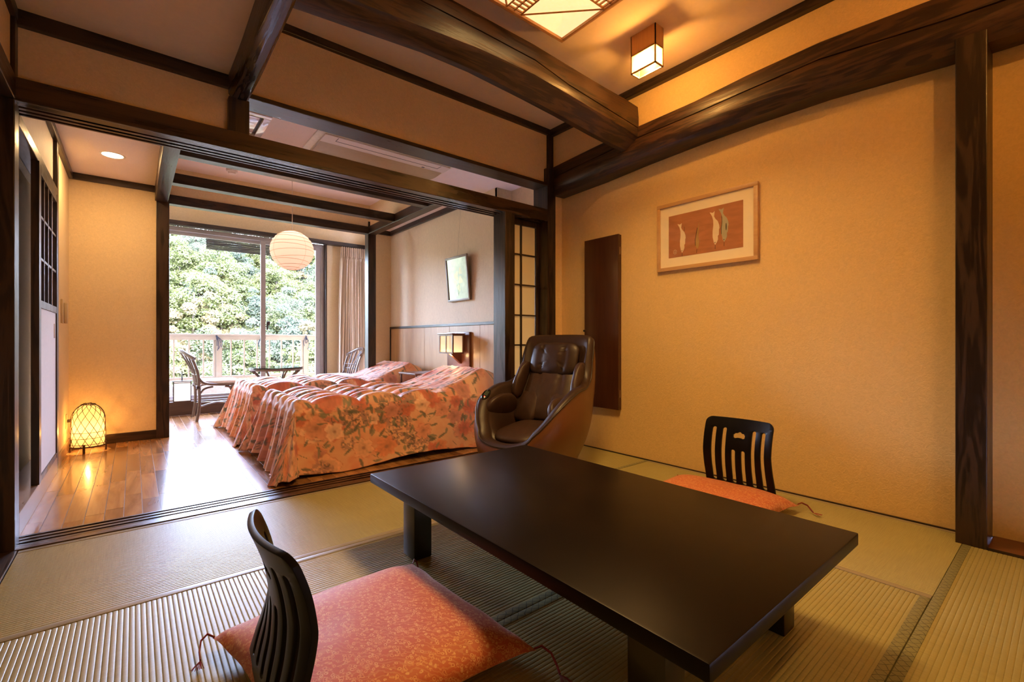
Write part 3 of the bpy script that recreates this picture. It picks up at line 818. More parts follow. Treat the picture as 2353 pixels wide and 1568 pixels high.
# ================================================================ ZABUTON CUSHIONS
def zabuton_fabric():
    t = NT('orange brocade')
    v = t.coord()
    vo = t.n('ShaderNodeTexVoronoi'); vo.inputs['Scale'].default_value = 95
    nz = t.n('ShaderNodeTexNoise'); nz.inputs['Scale'].default_value = 60; t.l(v, nz.inputs['Vector'])
    vm = t.n('ShaderNodeVectorMath', operation='MULTIPLY_ADD'); t.l(nz.outputs['Color'], vm.inputs[0]); vm.inputs[1].default_value = (0.012,)*3; t.l(v, vm.inputs[2])
    t.l(vm.outputs[0], vo.inputs['Vector'])
    d = vo.outputs['Distance']
    ring = t.math('LESS_THAN', t.math('ABSOLUTE', t.math('SUBTRACT', d, 0.36)), 0.10)
    rnd = t.n('ShaderNodeSeparateColor'); t.l(vo.outputs['Color'], rnd.inputs[0])
    base = t.mix(t.noise(v, 9, 3), (0.46, 0.085, 0.030), (0.55, 0.13, 0.04))
    leaf = t.ramp(rnd.outputs[0], [(0.0, (0.66, 0.27, 0.10)), (0.4, (0.52, 0.10, 0.035)), (0.7, (0.70, 0.36, 0.15)), (1.0, (0.40, 0.06, 0.03))], 'CONSTANT')
    c = t.mix(ring, base, leaf)
    w = t.n('ShaderNodeTexWave', bands_direction='DIAGONAL'); w.inputs['Scale'].default_value = 26; w.inputs['Distortion'].default_value = 14; w.inputs['Detail'].default_value = 3
    t.l(v, w.inputs[0])
    c = t.mix(t.math('MULTIPLY', t.math('GREATER_THAN', w.outputs['Fac'], 0.78), 0.35), c, (0.68, 0.33, 0.13))
    c = t.mix(t.math('MULTIPLY', t.math('LESS_THAN', d, 0.12), 0.8), c, (0.35, 0.05, 0.03))
    t.set(Base_Color=c, Roughness=0.55, Sheen_Weight=0.3, Sheen_Roughness=0.4)
    t.bump(t.math('ADD', t.math('MULTIPLY', ring, 0.5), t.noise(v, 500, 2)), 0.3, 0.0015)
    return t.m
ZFAB = zabuton_fabric()
RED = plain('dark red silk cord', (0.22, 0.012, 0.012), 0.5)
def zabuton(loc, rz, label, seed):
    T = thing('floor_cushion', label, 'cushion', loc, rz, 'orange floor cushions on the floor chairs')
    b = MB(); N = 44; hx, hy, H = 0.345, 0.350, 0.070
    g = {}
    for side in (1, -1):
        for i in range(N+1):
            for j in range(N+1):
                u, v = -1+2*i/N, -1+2*j/N
                if side < 0 and (i in (0, N) or j in (0, N)): g[(side, i, j)] = g[(1, i, j)]; continue
                ex = 1-0.11*(1-v*v)**1.0*abs(u)**3; ey = 1-0.11*(1-u*u)*abs(v)**3
                x, y = u*hx*ex, v*hy*ey
                h = H*((1-u**4)*(1-v**4))**0.55
                cr = 0.004*mnoise.noise(Vector((u*2.5, v*2.5, seed)))+0.0035*math.sin((u*v)*14+seed)*abs(u*v)**1.2
                base = 0.026+0.040*math.exp(-((u*u+v*v)/0.9))*0
                z = 0.046 + side*h*(1.0 if side > 0 else 0.52) + (cr if side > 0 else 0)
                cz_ = 0.012*(abs(u*v))**2
                g[(side, i, j)] = b.bm.verts.new((x, y, max(z-cz_*1.2, 0.013)))
    for side in (1, -1):
        for i in range(N):
            for j in range(N):
                q = [g[(side, i, j)], g[(side, i+1, j)], g[(side, i+1, j+1)], g[(side, i, j+1)]]
                if side < 0: q.reverse()
                b.bm.faces.new(q)
    b.build('cushion_cover', ZFAB, T, 70)
    for sx in (-1, 1):
        for sy in (-1, 1):
            c0 = Vector((sx*hx*0.995, sy*hy*0.995, 0.034))
            out = Vector((sx, sy, 0)).normalized()
            b = MB()
            side = Vector((-0.25, -1.0, 0)).normalized()*0.02 if loc[0] < 1.3 else Vector((0.3, 1.0, 0)).normalized()*0.014
            pts = [c0-out*0.006, c0+out*0.016+Vector((0, 0, 0.008)), c0+out*0.034+Vector((0, 0, -0.002))+side*0.9, c0+out*0.036+side*2.2+Vector((0, 0, -0.022)), c0+out*0.030+side*3.4+Vector((0, 0, -0.030))]
            for k in range(3):
                o3 = Vector((0, 0, 0.002*k))+side*0.06*k
                b.tube([p+o3 for p in pts], 0.0022, 5)
            e = pts[-1]
            for k in range(14):
                a = random.uniform(-0.5, 0.5); sn = side.normalized(); dr = (sn*math.cos(a)+Vector((-sn.y, sn.x, 0))*math.sin(a))
                b.tube([e, e+dr*0.02+Vector((0, 0, 0.001)), e+dr*0.042+Vector((0, 0, random.uniform(-0.003, 0.002)))], 0.0010, 3)
            b.build('tassel', RED, T, 60)
    return T
zabuton((0.545, 1.325, 0.008), math.radians(3), 'orange brocade floor cushion with red corner tassels, near left side of the table', 1.0)
zabuton((2.455, 1.285, 0.008), math.radians(184), 'orange brocade floor cushion half hidden behind the far side of the low table', 5.0)

# ================================================================ MASSAGE ARMCHAIR
LEA = plain('dark brown leather', (0.030, 0.014, 0.009), 0.42, 0.18, 26, bump=0.12, spec=0.4)
LEA2 = plain('brown inner leather', (0.042, 0.020, 0.013), 0.45, 0.18, 26, bump=0.12, spec=0.4)
SHELL = plain('bronze brown shell vinyl', (0.12, 0.044, 0.014), 0.36, 0.08, 3, spec=0.5, coat=0.12)
def smooth_interp(keys, x):
    x = min(max(x, keys[0][0]), keys[-1][0])
    n = len(keys)
    def sl(i):
        if i in (0, n-1): return 0.0
        return (keys[i+1][1]-keys[i-1][1])/(keys[i+1][0]-keys[i-1][0])
    for i in range(n-1):
        a, c = keys[i], keys[i+1]
        if x <= c[0]:
            h = c[0]-a[0]; t = (x-a[0])/h
            return (2*t**3-3*t*t+1)*a[1]+(t**3-2*t*t+t)*h*sl(i)+(-2*t**3+3*t*t)*c[1]+(t**3-t*t)*h*sl(i+1)
    return keys[-1][1]
def rim(th):
    """th 0 = front, pi = back; local x forward, y left"""
    a = abs(th)
    z = smooth_interp([(0, 0.235), (0.5, 0.315), (0.95, 0.49), (1.4, 0.585), (1.75, 0.605), (2.0, 0.665), (2.22, 0.80), (2.5, 0.915), (2.7, 0.955), (PI, 0.966)], a)
    x = smooth_interp([(0, 0.455), (0.5, 0.41), (0.95, 0.27), (1.4, 0.06), (1.75, -0.12), (2.0, -0.225), (2.22, -0.275), (2.5, -0.32), (2.85, -0.358), (PI, -0.365)], a)
    y = smooth_interp([(0, 0.0), (0.5, 0.215), (0.95, 0.345), (1.45, 0.37), (1.85, 0.34), (2.15, 0.318), (2.5, 0.305), (2.75, 0.275), (2.95, 0.18), (PI, 0.0)], a)
    if a < 0.5: y = 0.215*math.sin(a/0.5*PI/2)**0.9 if a > 0 else 0
    if a > 2.5: y = 0.305*math.sin(min(1, (PI-a)/(PI-2.5))*PI/2)**0.75
    return Vector((x, math.copysign(y, th) if th else 0, z))
def ell(th, cx_, a, b_, z, p=1.0):
    return Vector((cx_+a*math.cos(th), b_*math.sin(th), z))
T = thing('massage_armchair', 'brown leather egg shaped massage armchair in the corner by the shoji', 'armchair', (2.30, 2.515, 0), math.radians(195))
NT_ = 72
ths = [-PI+2*PI*k/NT_ for k in range(NT_)]
# outer shell
b = MB(); rings = []
for s in range(15):
    u = s/14
    ring = []
    for th in ths:
        R_ = rim(th)
        B = ell(th, 0.03, 0.27, 0.235, 0.0)
        z = B.z + (R_.z-B.z)*u
        # radial profile bulges outward low down
        w = math.sin(min(1, u*1.02)*PI/2)**0.75
        bul = 0.055*math.sin(PI*u)*(0.6+0.4*math.cos(th)*0)
        P = Vector((B.x+(R_.x-B.x)*w, B.y+(R_.y-B.y)*w, z))
        dr = Vector((P.x-0.03, P.y, 0)); dr.normalize()
        P += dr*bul
        ring.append(P)
    rings.append(ring)
b.loft(rings, caps=False)
b.bm.faces.new([b.bm.verts.new(p) for p in rings[0]])
b.build('outer_shell', SHELL, T, 80)
# rim roll and inner bowl
b = MB(); rings = []
def inner(th, u):
    R_ = rim(th); a = abs(th)
    dr = Vector((R_.x-0.02, R_.y, 0)).normalized()
    thick = smooth_interp([(0, 0.10), (0.9, 0.085), (1.5, 0.075), (2.2, 0.06), (PI, 0.055)], a)
    I = R_ - dr*thick - Vector((0, 0, 0.012))
    S = ell(th, 0.05, 0.27, 0.215, 0.25)
    if u <= 0.28:
        t = u/0.28
        ang = PI*t
        mid = R_-dr*thick/2
        return mid + dr*(thick/2)*math.cos(ang) + Vector((0, 0, 0.030*math.sin(ang)-0.012*t))
    t = (u-0.28)/0.72
    w = t**0.8
    P = I.lerp(S, w); P.z = I.z+(S.z-I.z)*(t**0.9)
    return P
for s in range(22): rings.append([inner(th, s/21) for th in ths])
b.loft(rings, caps=False)
b.bm.faces.new([b.bm.verts.new(p) for p in rings[-1]])
b.build('inner_bowl', LEA, T, 80)
# piping along the shell edge
b = MB(); b.tube([rim(th)*1.0+Vector((0, 0, 0.002)) for th in ths], 0.006, 6, cyc=True); b.build('piping', plain('dark piping', (0.03, 0.018, 0.014), 0.4), T, 80)
def pad(name, c, size, rot, m, pw=3.0, n=20, crease=0.0):
    """soft cushion: superellipsoid, rot = euler"""
    b = MB(); rings = []
    for i in range(n+1):
        ph = -PI/2+PI*i/n
        ring = []
        for k in range(36):
            th = 2*PI*k/36
            se = lambda v, e: math.copysign(abs(v)**(2/e), v)
            x = se(math.cos(ph), 2.3)*se(math.cos(th), pw); y = se(math.cos(ph), 2.3)*se(math.sin(th), pw); z = se(math.sin(ph), 2.3)
            if crease: z *= 1-crease*math.exp(-((abs(y)-0.45)/0.06)**2)
            wr = 0.02*mnoise.noise(Vector((x*3, y*3, c[1]*7+z)))
            ring.append((x*size[0]/2*(1+wr), y*size[1]/2*(1+wr), z*size[2]/2*(1+2*wr)))
        rings.append(ring)
    b.loft(rings, caps=False)
    bmesh.ops.remove_doubles(b.bm, verts=b.bm.verts[:], dist=1e-5)
    from mathutils import Euler
    bmesh.ops.transform(b.bm, matrix=Matrix.Translation(c) @ Euler(rot).to_matrix().to_4x4(), verts=b.bm.verts[:])
    return b.build(name, m, T, 60)
pad('seat_cushion', (0.12, 0, 0.285), (0.48, 0.40, 0.12), (0, 0.10, 0), LEA2, 3.2)
pad('back_cushion', (-0.165, 0, 0.56), (0.48, 0.42, 0.09), (0, math.radians(62), 0), LEA2, 3.5, crease=0.5)
pad('headrest_pillow', (-0.245, 0, 0.80), (0.27, 0.42, 0.085), (0, math.radians(72), 0), LEA, 4.5, crease=0.6)
pad('lumbar_pad', (-0.095, 0.14, 0.44), (0.26, 0.20, 0.09), (0.15, math.radians(60), 0.25), LEA2, 4.5)
pad('lumbar_pad', (-0.095, -0.14, 0.44), (0.26, 0.20, 0.09), (-0.15, math.radians(60), -0.25), LEA2, 4.5)
for s in (1, -1):
    pad('side_pad', (0.09, s*0.262, 0.44), (0.34, 0.06, 0.22), (s*0.30, 0.0, s*0.05), LEA2, 4.5)
    pad('shoulder_pad', (-0.165, s*0.255, 0.635), (0.32, 0.07, 0.15), (s*0.15, math.radians(58), s*0.12), LEA2, 4.0)
# control panel on the arm furthest from the wall
b = MB()
from mathutils import Euler
def roll(th):
    R_ = rim(th); dr = Vector((R_.x-0.02, R_.y, 0)).normalized(); return R_-dr*0.043+Vector((0, 0, 0.018))
tg = (roll(-1.02)-roll(-1.12)).normalized(); sd_ = tg.cross(Vector((0, 0, 1))).normalized(); up_ = sd_.cross(tg).normalized()
pm = Matrix.Translation(roll(-1.07)) @ Matrix((( -tg.x, sd_.x, up_.x), (-tg.y, sd_.y, up_.y), (-tg.z, sd_.z, up_.z))).to_4x4() @ Matrix.Rotation(math.radians(22), 4, 'X')
rings = []
for z_, sc_ in ((-0.01, 1.0), (0.004, 1.0), (0.008, 0.93), (0.009, 0.0001)): rings.append([pm @ Vector((0.062*sc_*math.cos(2*PI*k/24), 0.028*sc_*math.sin(2*PI*k/24), z_)) for k in range(24)])
b.loft(rings, caps=False); b.build('control_panel', plain('glossy control panel', (0.01, 0.01, 0.012), 0.12, coat=0.5), T, 50)
b = MB(); b.box(-0.018, 0.03, -0.014, 0.014, 0.0085, 0.0105, M=pm); b.build('display', plain('green grey display', (0.05, 0.07, 0.055), 0.2), T)
b = MB(); b.box(-0.035, -0.029, -0.003, 0.003, 0.0085, 0.0115, M=pm); b.build('indicator_light', emis('red led', (1, 0.03, 0.02), 6), T)

# ================================================================ WALL CABINET, PICTURES, SOCKETS
MAHO = wood('reddish mahogany veneer', (0.045, 0.012, 0.005), (0.085, 0.026, 0.011), 'z', 0.26, 5, 0, 0.05, coat=0.3, cr=0.03)
T = thing('wall_cabinet', 'tall narrow dark red brown wooden wall cabinet with a small knob', 'wall cabinet', (3.14, 2.575, 0.37))
b = MB(); b.box(-0.022, 0, -0.18, 0.185, 0.0, 1.455, bev=0.001); b.build('body', MAHO, T)
b = MB(); b.box(-0.044, -0.024, -0.182, 0.187, -0.002, 1.457, bev=0.0015); b.build('door', MAHO, T)
b = MB(); b.lathe([(0.001, 0.022), (0.008, 0.021), (0.010, 0.015), (0.005, 0.010), (0.005, 0.0)], 14)
bmesh.ops.transform(b.bm, matrix=Matrix.Translation((-0.044, 0.178, 0.66)) @ Matrix.Rotation(-PI/2, 4, 'Y'), verts=b.bm.verts[:]); b.build('knob', plain('dark knob', (0.02, 0.015, 0.012), 0.3), T, 60)
for z_ in (0.13, 1.32):
    b = MB(); b.box(-0.026, -0.020, -0.184, -0.180, z_-0.03, z_+0.03); b.build('hinge', plain('brass hinge', (0.45, 0.3, 0.12), 0.35, metal=0.8), T)

# fish picture: x = out of the wall is -x ; u runs towards -y (to the right seen from the room)
T = thing('framed_fish_picture', 'framed print of four pale fish on brown ground, hung on the ochre wall', 'picture', (3.14, 1.67, 1.722))
PALEWOOD = wood('pale beech frame', (0.50, 0.27, 0.10), (0.66, 0.40, 0.17), 'y', 0.4, 12, 0, 0.05)
hw_, hh = 0.372, 0.254
b = MB()
fwid = 0.027
for y0, y1, z0, z1 in ((-hw_, hw_, hh-fwid, hh), (-hw_, hw_, -hh, -hh+fwid), (-hw_, -hw_+fwid, -hh+fwid, hh-fwid), (hw_-fwid, hw_, -hh+fwid, hh-fwid)):
    b.box(-0.026, -0.002, y0, y1, z0, z1, bev=0.0025)
b.build('frame', PALEWOOD, T, 40)
b = MB(); b.box(-0.014, -0.010, -hw_+0.02, hw_-0.02, -hh+0.02, hh-0.02); b.build('mat_board', plain('cream mat board', (0.92, 0.78, 0.54), 0.7, 0.02, 20), T)
aw, ah = 0.275, 0.152
b = MB(); b.box(-0.0155, -0.014, -aw, aw, -ah-0.006, ah+0.004); art = b.build('brown_ground', plain('brown washi ground', (0.44, 0.17, 0.065), 0.75, 0.15, 9, ani=(1, 1, 4)), T)
FISHP = plain('cream cut paper', (0.82, 0.66, 0.44), 0.7, 0.05, 20); FISHG = plain('grey cut paper', (0.45, 0.40, 0.26), 0.7, 0.1, 12); FISHY = plain('ochre cut paper', (0.42, 0.26, 0.07), 0.7, 0.15, 12)
INK = plain('dark ink', (0.02, 0.015, 0.01), 0.6)
def flat(name, pts, m, x=-0.0155, th=0.0008, cx_=0, cz_=0, s=1):
    b = MB(); b.loft([[(x, -(cx_+u*s), cz_+v*s) for u, v in pts], [(x-th, -(cx_+u*s), cz_+v*s) for u, v in pts]]); return b.build(name, m, T)
fish = [(0.0, -0.118), (0.012, -0.100), (0.020, -0.082), (0.019, -0.058), (0.026, -0.050), (0.027, -0.015), (0.031, -0.005), (0.028, 0.018), (0.018, 0.045), (0.002, 0.063), (-0.008, 0.082), (-0.003, 0.118), (-0.018, 0.109), (-0.040, 0.117), (-0.022, 0.085), (-0.014, 0.055), (-0.013, 0.02), (-0.018, -0.02), (-0.018, -0.06), (-0.010, -0.098)]
for (u, v, s, m) in ((-0.165, -0.022, 0.93, FISHP), (0.085, 0.004, 1.0, FISHP), (0.148, 0.014, 1.0, FISHG)):
    flat('fish', fish, m, -0.0155, 0.0008, u, v, s)
    flat('eye', [(0.004*math.cos(a)*0.8-0.001, -0.101+0.004*math.sin(a)) for a in np.linspace(0, 2*PI, 9)[:-1]], INK, -0.0163, 0.0003, u, v, s)
    flat('skewer', [(-0.0012, -0.118), (0.0012, -0.118), (0.0008, -0.146), (-0.002, -0.146)], INK, -0.0155, 0.0006, u, v, s)
slim = [(0.0, -0.118), (0.010, -0.10), (0.012, -0.07), (0.006, -0.02), (0.010, 0.03), (0.012, 0.08), (0.004, 0.035), (-0.004, 0.0), (-0.014, -0.05), (-0.014, -0.095)]
flat('fish', slim, FISHY, -0.0155, 0.0008, -0.045, -0.004, 1.0)
flat('skewer', [(-0.006, -0.118), (-0.0035, -0.118), (-0.006, -0.146), (-0.008, -0.146)], INK, -0.0155, 0.0006, -0.045, -0.004, 1)
flat('ink_line', [(-0.014, -0.095), (-0.017, -0.05), (-0.006, 0.0), (0.000, 0.035), (-0.0035, 0.036), (-0.0095, 0.0), (-0.020, -0.05), (-0.017, -0.09)], INK, -0.0155, 0.0009, -0.045, -0.004, 1)
flat('ink_line', [(-0.018, -0.06), (-0.018, -0.02), (-0.013, 0.02), (-0.014, 0.055), (-0.020, 0.075), (-0.018, 0.055), (-0.0165, 0.02), (-0.0215, -0.02), (-0.0215, -0.06)], INK, -0.0155, 0.0009, 0.148, 0.014, 1)
flat('ink_spot', [(0.014+0.005*math.cos(a), -0.015+0.026*math.sin(a)) for a in np.linspace(0, 2*PI, 11)[:-1]], plain('dark smudge', (0.12, 0.1, 0.07), 0.7), -0.0163, 0.0003, 0.148, 0.014, 1)
flat('skewer', [(-0.001, 0.03), (0.001, 0.03), (0.002, 0.066), (0.0, 0.066)], INK, -0.0155, 0.0006, -0.148, -0.01, 1)
# round seal mark
b = MB(); b.tube([(-0.0163, 0.222+0.013*math.cos(a), -0.118+0.016*math.sin(a)) for a in np.linspace(0, 2*PI, 25)[:-1]], 0.0012, 4, cyc=True)
for q in range(3): b.tube([(-0.0163, 0.214+0.006*q*0.4, -0.126+q*0.008), (-0.0163, 0.230-0.003*q, -0.124+q*0.008)], 0.0009, 4)
b.tube([(-0.0163, 0.222, -0.128), (-0.0163, 0.221, -0.108)], 0.0009, 4)
b.build('seal_mark', FISHP, T)
b = MB(); b.quad([(-0.019, -hw_+0.02, -hh+0.02), (-0.019, hw_-0.02, -hh+0.02), (-0.019, hw_-0.02, hh-0.02), (-0.019, -hw_+0.02, hh-0.02)]); b.build('glazing', glass('picture glazing', (0.99, 0.99, 0.98), 0.05), T)

# flower picture over the beds, leaning forward
T = thing('framed_flower_picture', 'narrow grey framed flower picture leaning off the wall above the near bed', 'picture', (2.72, 4.188, 1.37))
GREYF = plain('taupe frame', (0.26, 0.20, 0.16), 0.4)
LM = Matrix.Translation((-0.012, 0, 0)) @ Matrix.Rotation(math.radians(-5.0), 4, 'Y')
hw_, H_ = 0.213, 0.478
b = MB()
for y0, y1, z0, z1 in ((-hw_, hw_, 0, 0.022), (-hw_, hw_, H_-0.022, H_), (-hw_, -hw_+0.022, 0.022, H_-0.022), (hw_-0.022, hw_, 0.022, H_-0.022)): b.box(-0.02, 0, y0, y1, z0, z1, bev=0.003, M=LM)
b.build('frame', GREYF, T, 40)
b = MB(); b.box(-0.008, -0.003, -hw_+0.015, hw_-0.015, 0.015, H_-0.015, M=LM); b.build('paper', plain('pale grey picture paper', (0.42, 0.46, 0.36), 0.6, 0.3, 12), T)
FL = plain('cream petals', (0.72, 0.62, 0.36), 0.7)
for k, (yy, zz_, s) in enumerate(((0.02, 0.27, 1.0), (-0.055, 0.22, 0.9), (0.05, 0.19, 0.85), (-0.01, 0.14, 0.8), (-0.06, 0.31, 0.8))):
    b = MB(); pts = []
    for a in np.linspace(0, 2*PI, 41)[:-1]:
        r_ = 0.045*s*(0.55+0.45*abs(math.cos(a*1.5+k)))
        pts.append(LM @ Vector((-0.0088, yy+r_*math.cos(a), zz_+r_*1.2*math.sin(a))))
    b.bm.faces.new([b.bm.verts.new(p) for p in pts]); b.build('flower', FL, T)
b = MB()
for k in range(3): b.tube([LM @ Vector((-0.0088, 0.02-0.03*k, 0.19)), LM @ Vector((-0.0088, 0.0, 0.05))], 0.002, 4)
b.build('stem', plain('green stem', (0.12, 0.18, 0.06), 0.7), T)
b = MB(); b.quad([LM @ Vector(p) for p in ((-0.012, -hw_+0.02, 0.02), (-0.012, hw_-0.02, 0.02), (-0.012, hw_-0.02, H_-0.02), (-0.012, -hw_+0.02, H_-0.02))]); b.build('glazing', glass('picture glazing clear', (0.98, 0.99, 0.98), 0.015, 1.16), T)
b = MB(); b.tube([(-0.045, 0.0, H_-0.01), (-0.003, 0.0, 0.98)], 0.0008, 4); b.build('hanging_wire', plain('thin wire', (0.3, 0.27, 0.22), 0.4), T)

IVORY = plain('ivory plastic plate', (0.66, 0.52, 0.33), 0.4, 0.03)
T = thing('wall_socket', 'ivory wall socket low on the ochre wall behind the armchair', 'wall socket', (3.14, 2.895, 0.20))
b = MB(); b.box(-0.012, 0, -0.035, 0.035, 0, 0.14, bev=0.003); b.build('plate', IVORY, T, 40)
b = MB(); b.box(-0.015, -0.011, -0.018, 0.018, 0.03, 0.11, bev=0.002); b.build('insert', IVORY, T, 40)
T = thing('wall_switch', 'ivory intercom style switch on the left bedroom wall beside the sliding door', 'wall switch', (-0.445, 5.10, 1.08))
b = MB(); b.box(0, 0.012, -0.06, 0.06, 0.0, 0.19, bev=0.003); b.build('plate', IVORY, T, 40)
b = MB(); b.box(0.012, 0.034, 0.0, 0.05, 0.0, 0.165, bev=0.006); b.build('handset', IVORY, T, 40)
T = thing('power_outlet', 'ivory power outlet on the left wall behind the bamboo lantern', 'power outlet', (-0.445, 5.40, 0.20))
b = MB(); b.box(0, 0.008, -0.035, 0.035, 0, 0.12, bev=0.002); b.build('plate', IVORY, T, 40)
b = MB(); b.box(0.008, 0.03, -0.01, 0.012, 0.05, 0.075, bev=0.003); b.build('plug', plain('brown plug', (0.05, 0.03, 0.02), 0.5), T, 40)

# ================================================================ BEDS
def cloth_colors(S, Tt):
    """floral print painted from petals, clusters and leaves; S,T = cloth coordinates (metres)"""
    rng = np.random.RandomState(11)
    sh = S.shape
    def vn(f, seed):          # cheap smooth value noise
        r = np.random.RandomState(seed); g = r.rand(64, 64)
        x, y = S*f, Tt*f; xi, yi = np.floor(x).astype(int), np.floor(y).astype(int); fx, fy = x-xi, y-yi
        fx = fx*fx*(3-2*fx); fy = fy*fy*(3-2*fy)
        q = lambda a, c: g[a % 64, c % 64]
        return (q(xi, yi)*(1-fx)+q(xi+1, yi)*fx)*(1-fy)+(q(xi, yi+1)*(1-fx)+q(xi+1, yi+1)*fx)*fy
    A, B = np.array([0.84, 0.50, 0.32]), np.array([0.78, 0.32, 0.20])
    f = (0.5*vn(7, 1)+0.3*vn(17, 2)+0.2*vn(40, 3))[..., None]
    f = np.clip((f-0.3)*2.4, 0, 1)
    col = A*(1-f)+B*f
    wash = np.clip((vn(4.5, 8)-0.5)*3, 0, 1)[..., None]*0.5
    col = col*(1-wash)+np.array([0.78, 0.44, 0.28])*wash
    pal = [(0.74, 0.27, 0.15), (0.80, 0.42, 0.27), (0.62, 0.17, 0.11), (0.82, 0.50, 0.36), (0.72, 0.31, 0.21), (0.58, 0.24, 0.19)]
    fine = vn(70, 5)
    def put(mask, c, a=1.0):
        m = (mask*a)[..., None]
        return col*(1-m)+np.array(c)*m
    for k in range(420):
        cx_, cy_ = rng.rand()*2.7, rng.rand()*2.4
        kind = rng.rand()
        R_ = rng.uniform(0.055, 0.105)
        dx, dy = S-cx_, Tt-cy_
        r = np.hypot(dx, dy)
        if kind < 0.55:
            a = np.arctan2(dy, dx)+rng.rand()*6
            npet = rng.choice([4, 5, 6])
            edge = R_*(0.72+0.28*np.abs(np.cos(a*npet/2))+0.06*np.cos(a*9))
            c = np.array(pal[rng.randint(len(pal))])
            m = np.clip((edge-r)/0.008, 0, 1)
            shade = (0.78+0.42*np.clip(r/R_, 0, 1))[..., None]*(0.85+0.3*fine[..., None])
            m3 = (m*0.9)[..., None]
            col = col*(1-m3)+np.clip(c*shade, 0, 1)*m3
            col = put(np.clip((R_*0.2-r)/0.008, 0, 1), (0.38, 0.17, 0.12), 0.8)
            col = put(np.clip((0.004-np.abs(r-edge))/0.004, 0, 1), (0.60, 0.15, 0.09), 0.6)
        elif kind < 0.72:
            m = np.clip((R_*1.15-r)/0.02, 0, 1)*(fine > 0.42)
            col = put(m, (0.42, 0.22, 0.19), 0.75)
            m = np.clip((R_*1.15-r)/0.02, 0, 1)*(vn(90, 9) > 0.72)
            col = put(m, (0.10, 0.08, 0.07), 0.8)
        for q in range(rng.randint(2, 5)):
            a0 = rng.rand()*6.28
            lx, ly = cx_+math.cos(a0)*(R_+0.03), cy_+math.sin(a0)*(R_+0.03)
            a1 = a0+rng.uniform(-1.0, 1.0)
            u = (S-lx)*math.cos(a1)+(Tt-ly)*math.sin(a1); v = -(S-lx)*math.sin(a1)+(Tt-ly)*math.cos(a1)
            L_, w = rng.uniform(0.028, 0.05), rng.uniform(0.008, 0.015)
            m = np.clip((1-(u/L_)**2-(np.abs(v)/w)**1.4)*4, 0, 1)
            col = put(m, (0.13, 0.135, 0.10) if rng.rand() < 0.6 else (0.25, 0.23, 0.16), 0.85)
        if rng.rand() < 0.6:
            a0 = rng.rand()*6.28; L_ = rng.uniform(0.05, 0.09)
            u = (S-cx_)*math.cos(a0)+(Tt-cy_)*math.sin(a0); v = -(S-cx_)*math.sin(a0)+(Tt-cy_)*math.cos(a0)+0.25*u*u*6
            m = np.clip((0.0035-np.abs(v))/0.003, 0, 1)*((u > R_) & (u < R_+L_))
            col = put(m, (0.10, 0.09, 0.06), 0.8)
    return np.clip(col, 0, 1)

tq = NT('floral quilt cotton')
at = tq.n('ShaderNodeVertexColor'); at.layer_name = 'print'
tq.set(Base_Color=at.outputs[0], Roughness=0.52, Sheen_Weight=0.35, Sheen_Roughness=0.35, Specular_IOR_Level=0.4)
tq.bump(tq.noise(tq.coord(), 900, 2), 0.1, 0.001)
QUILT = tq.m

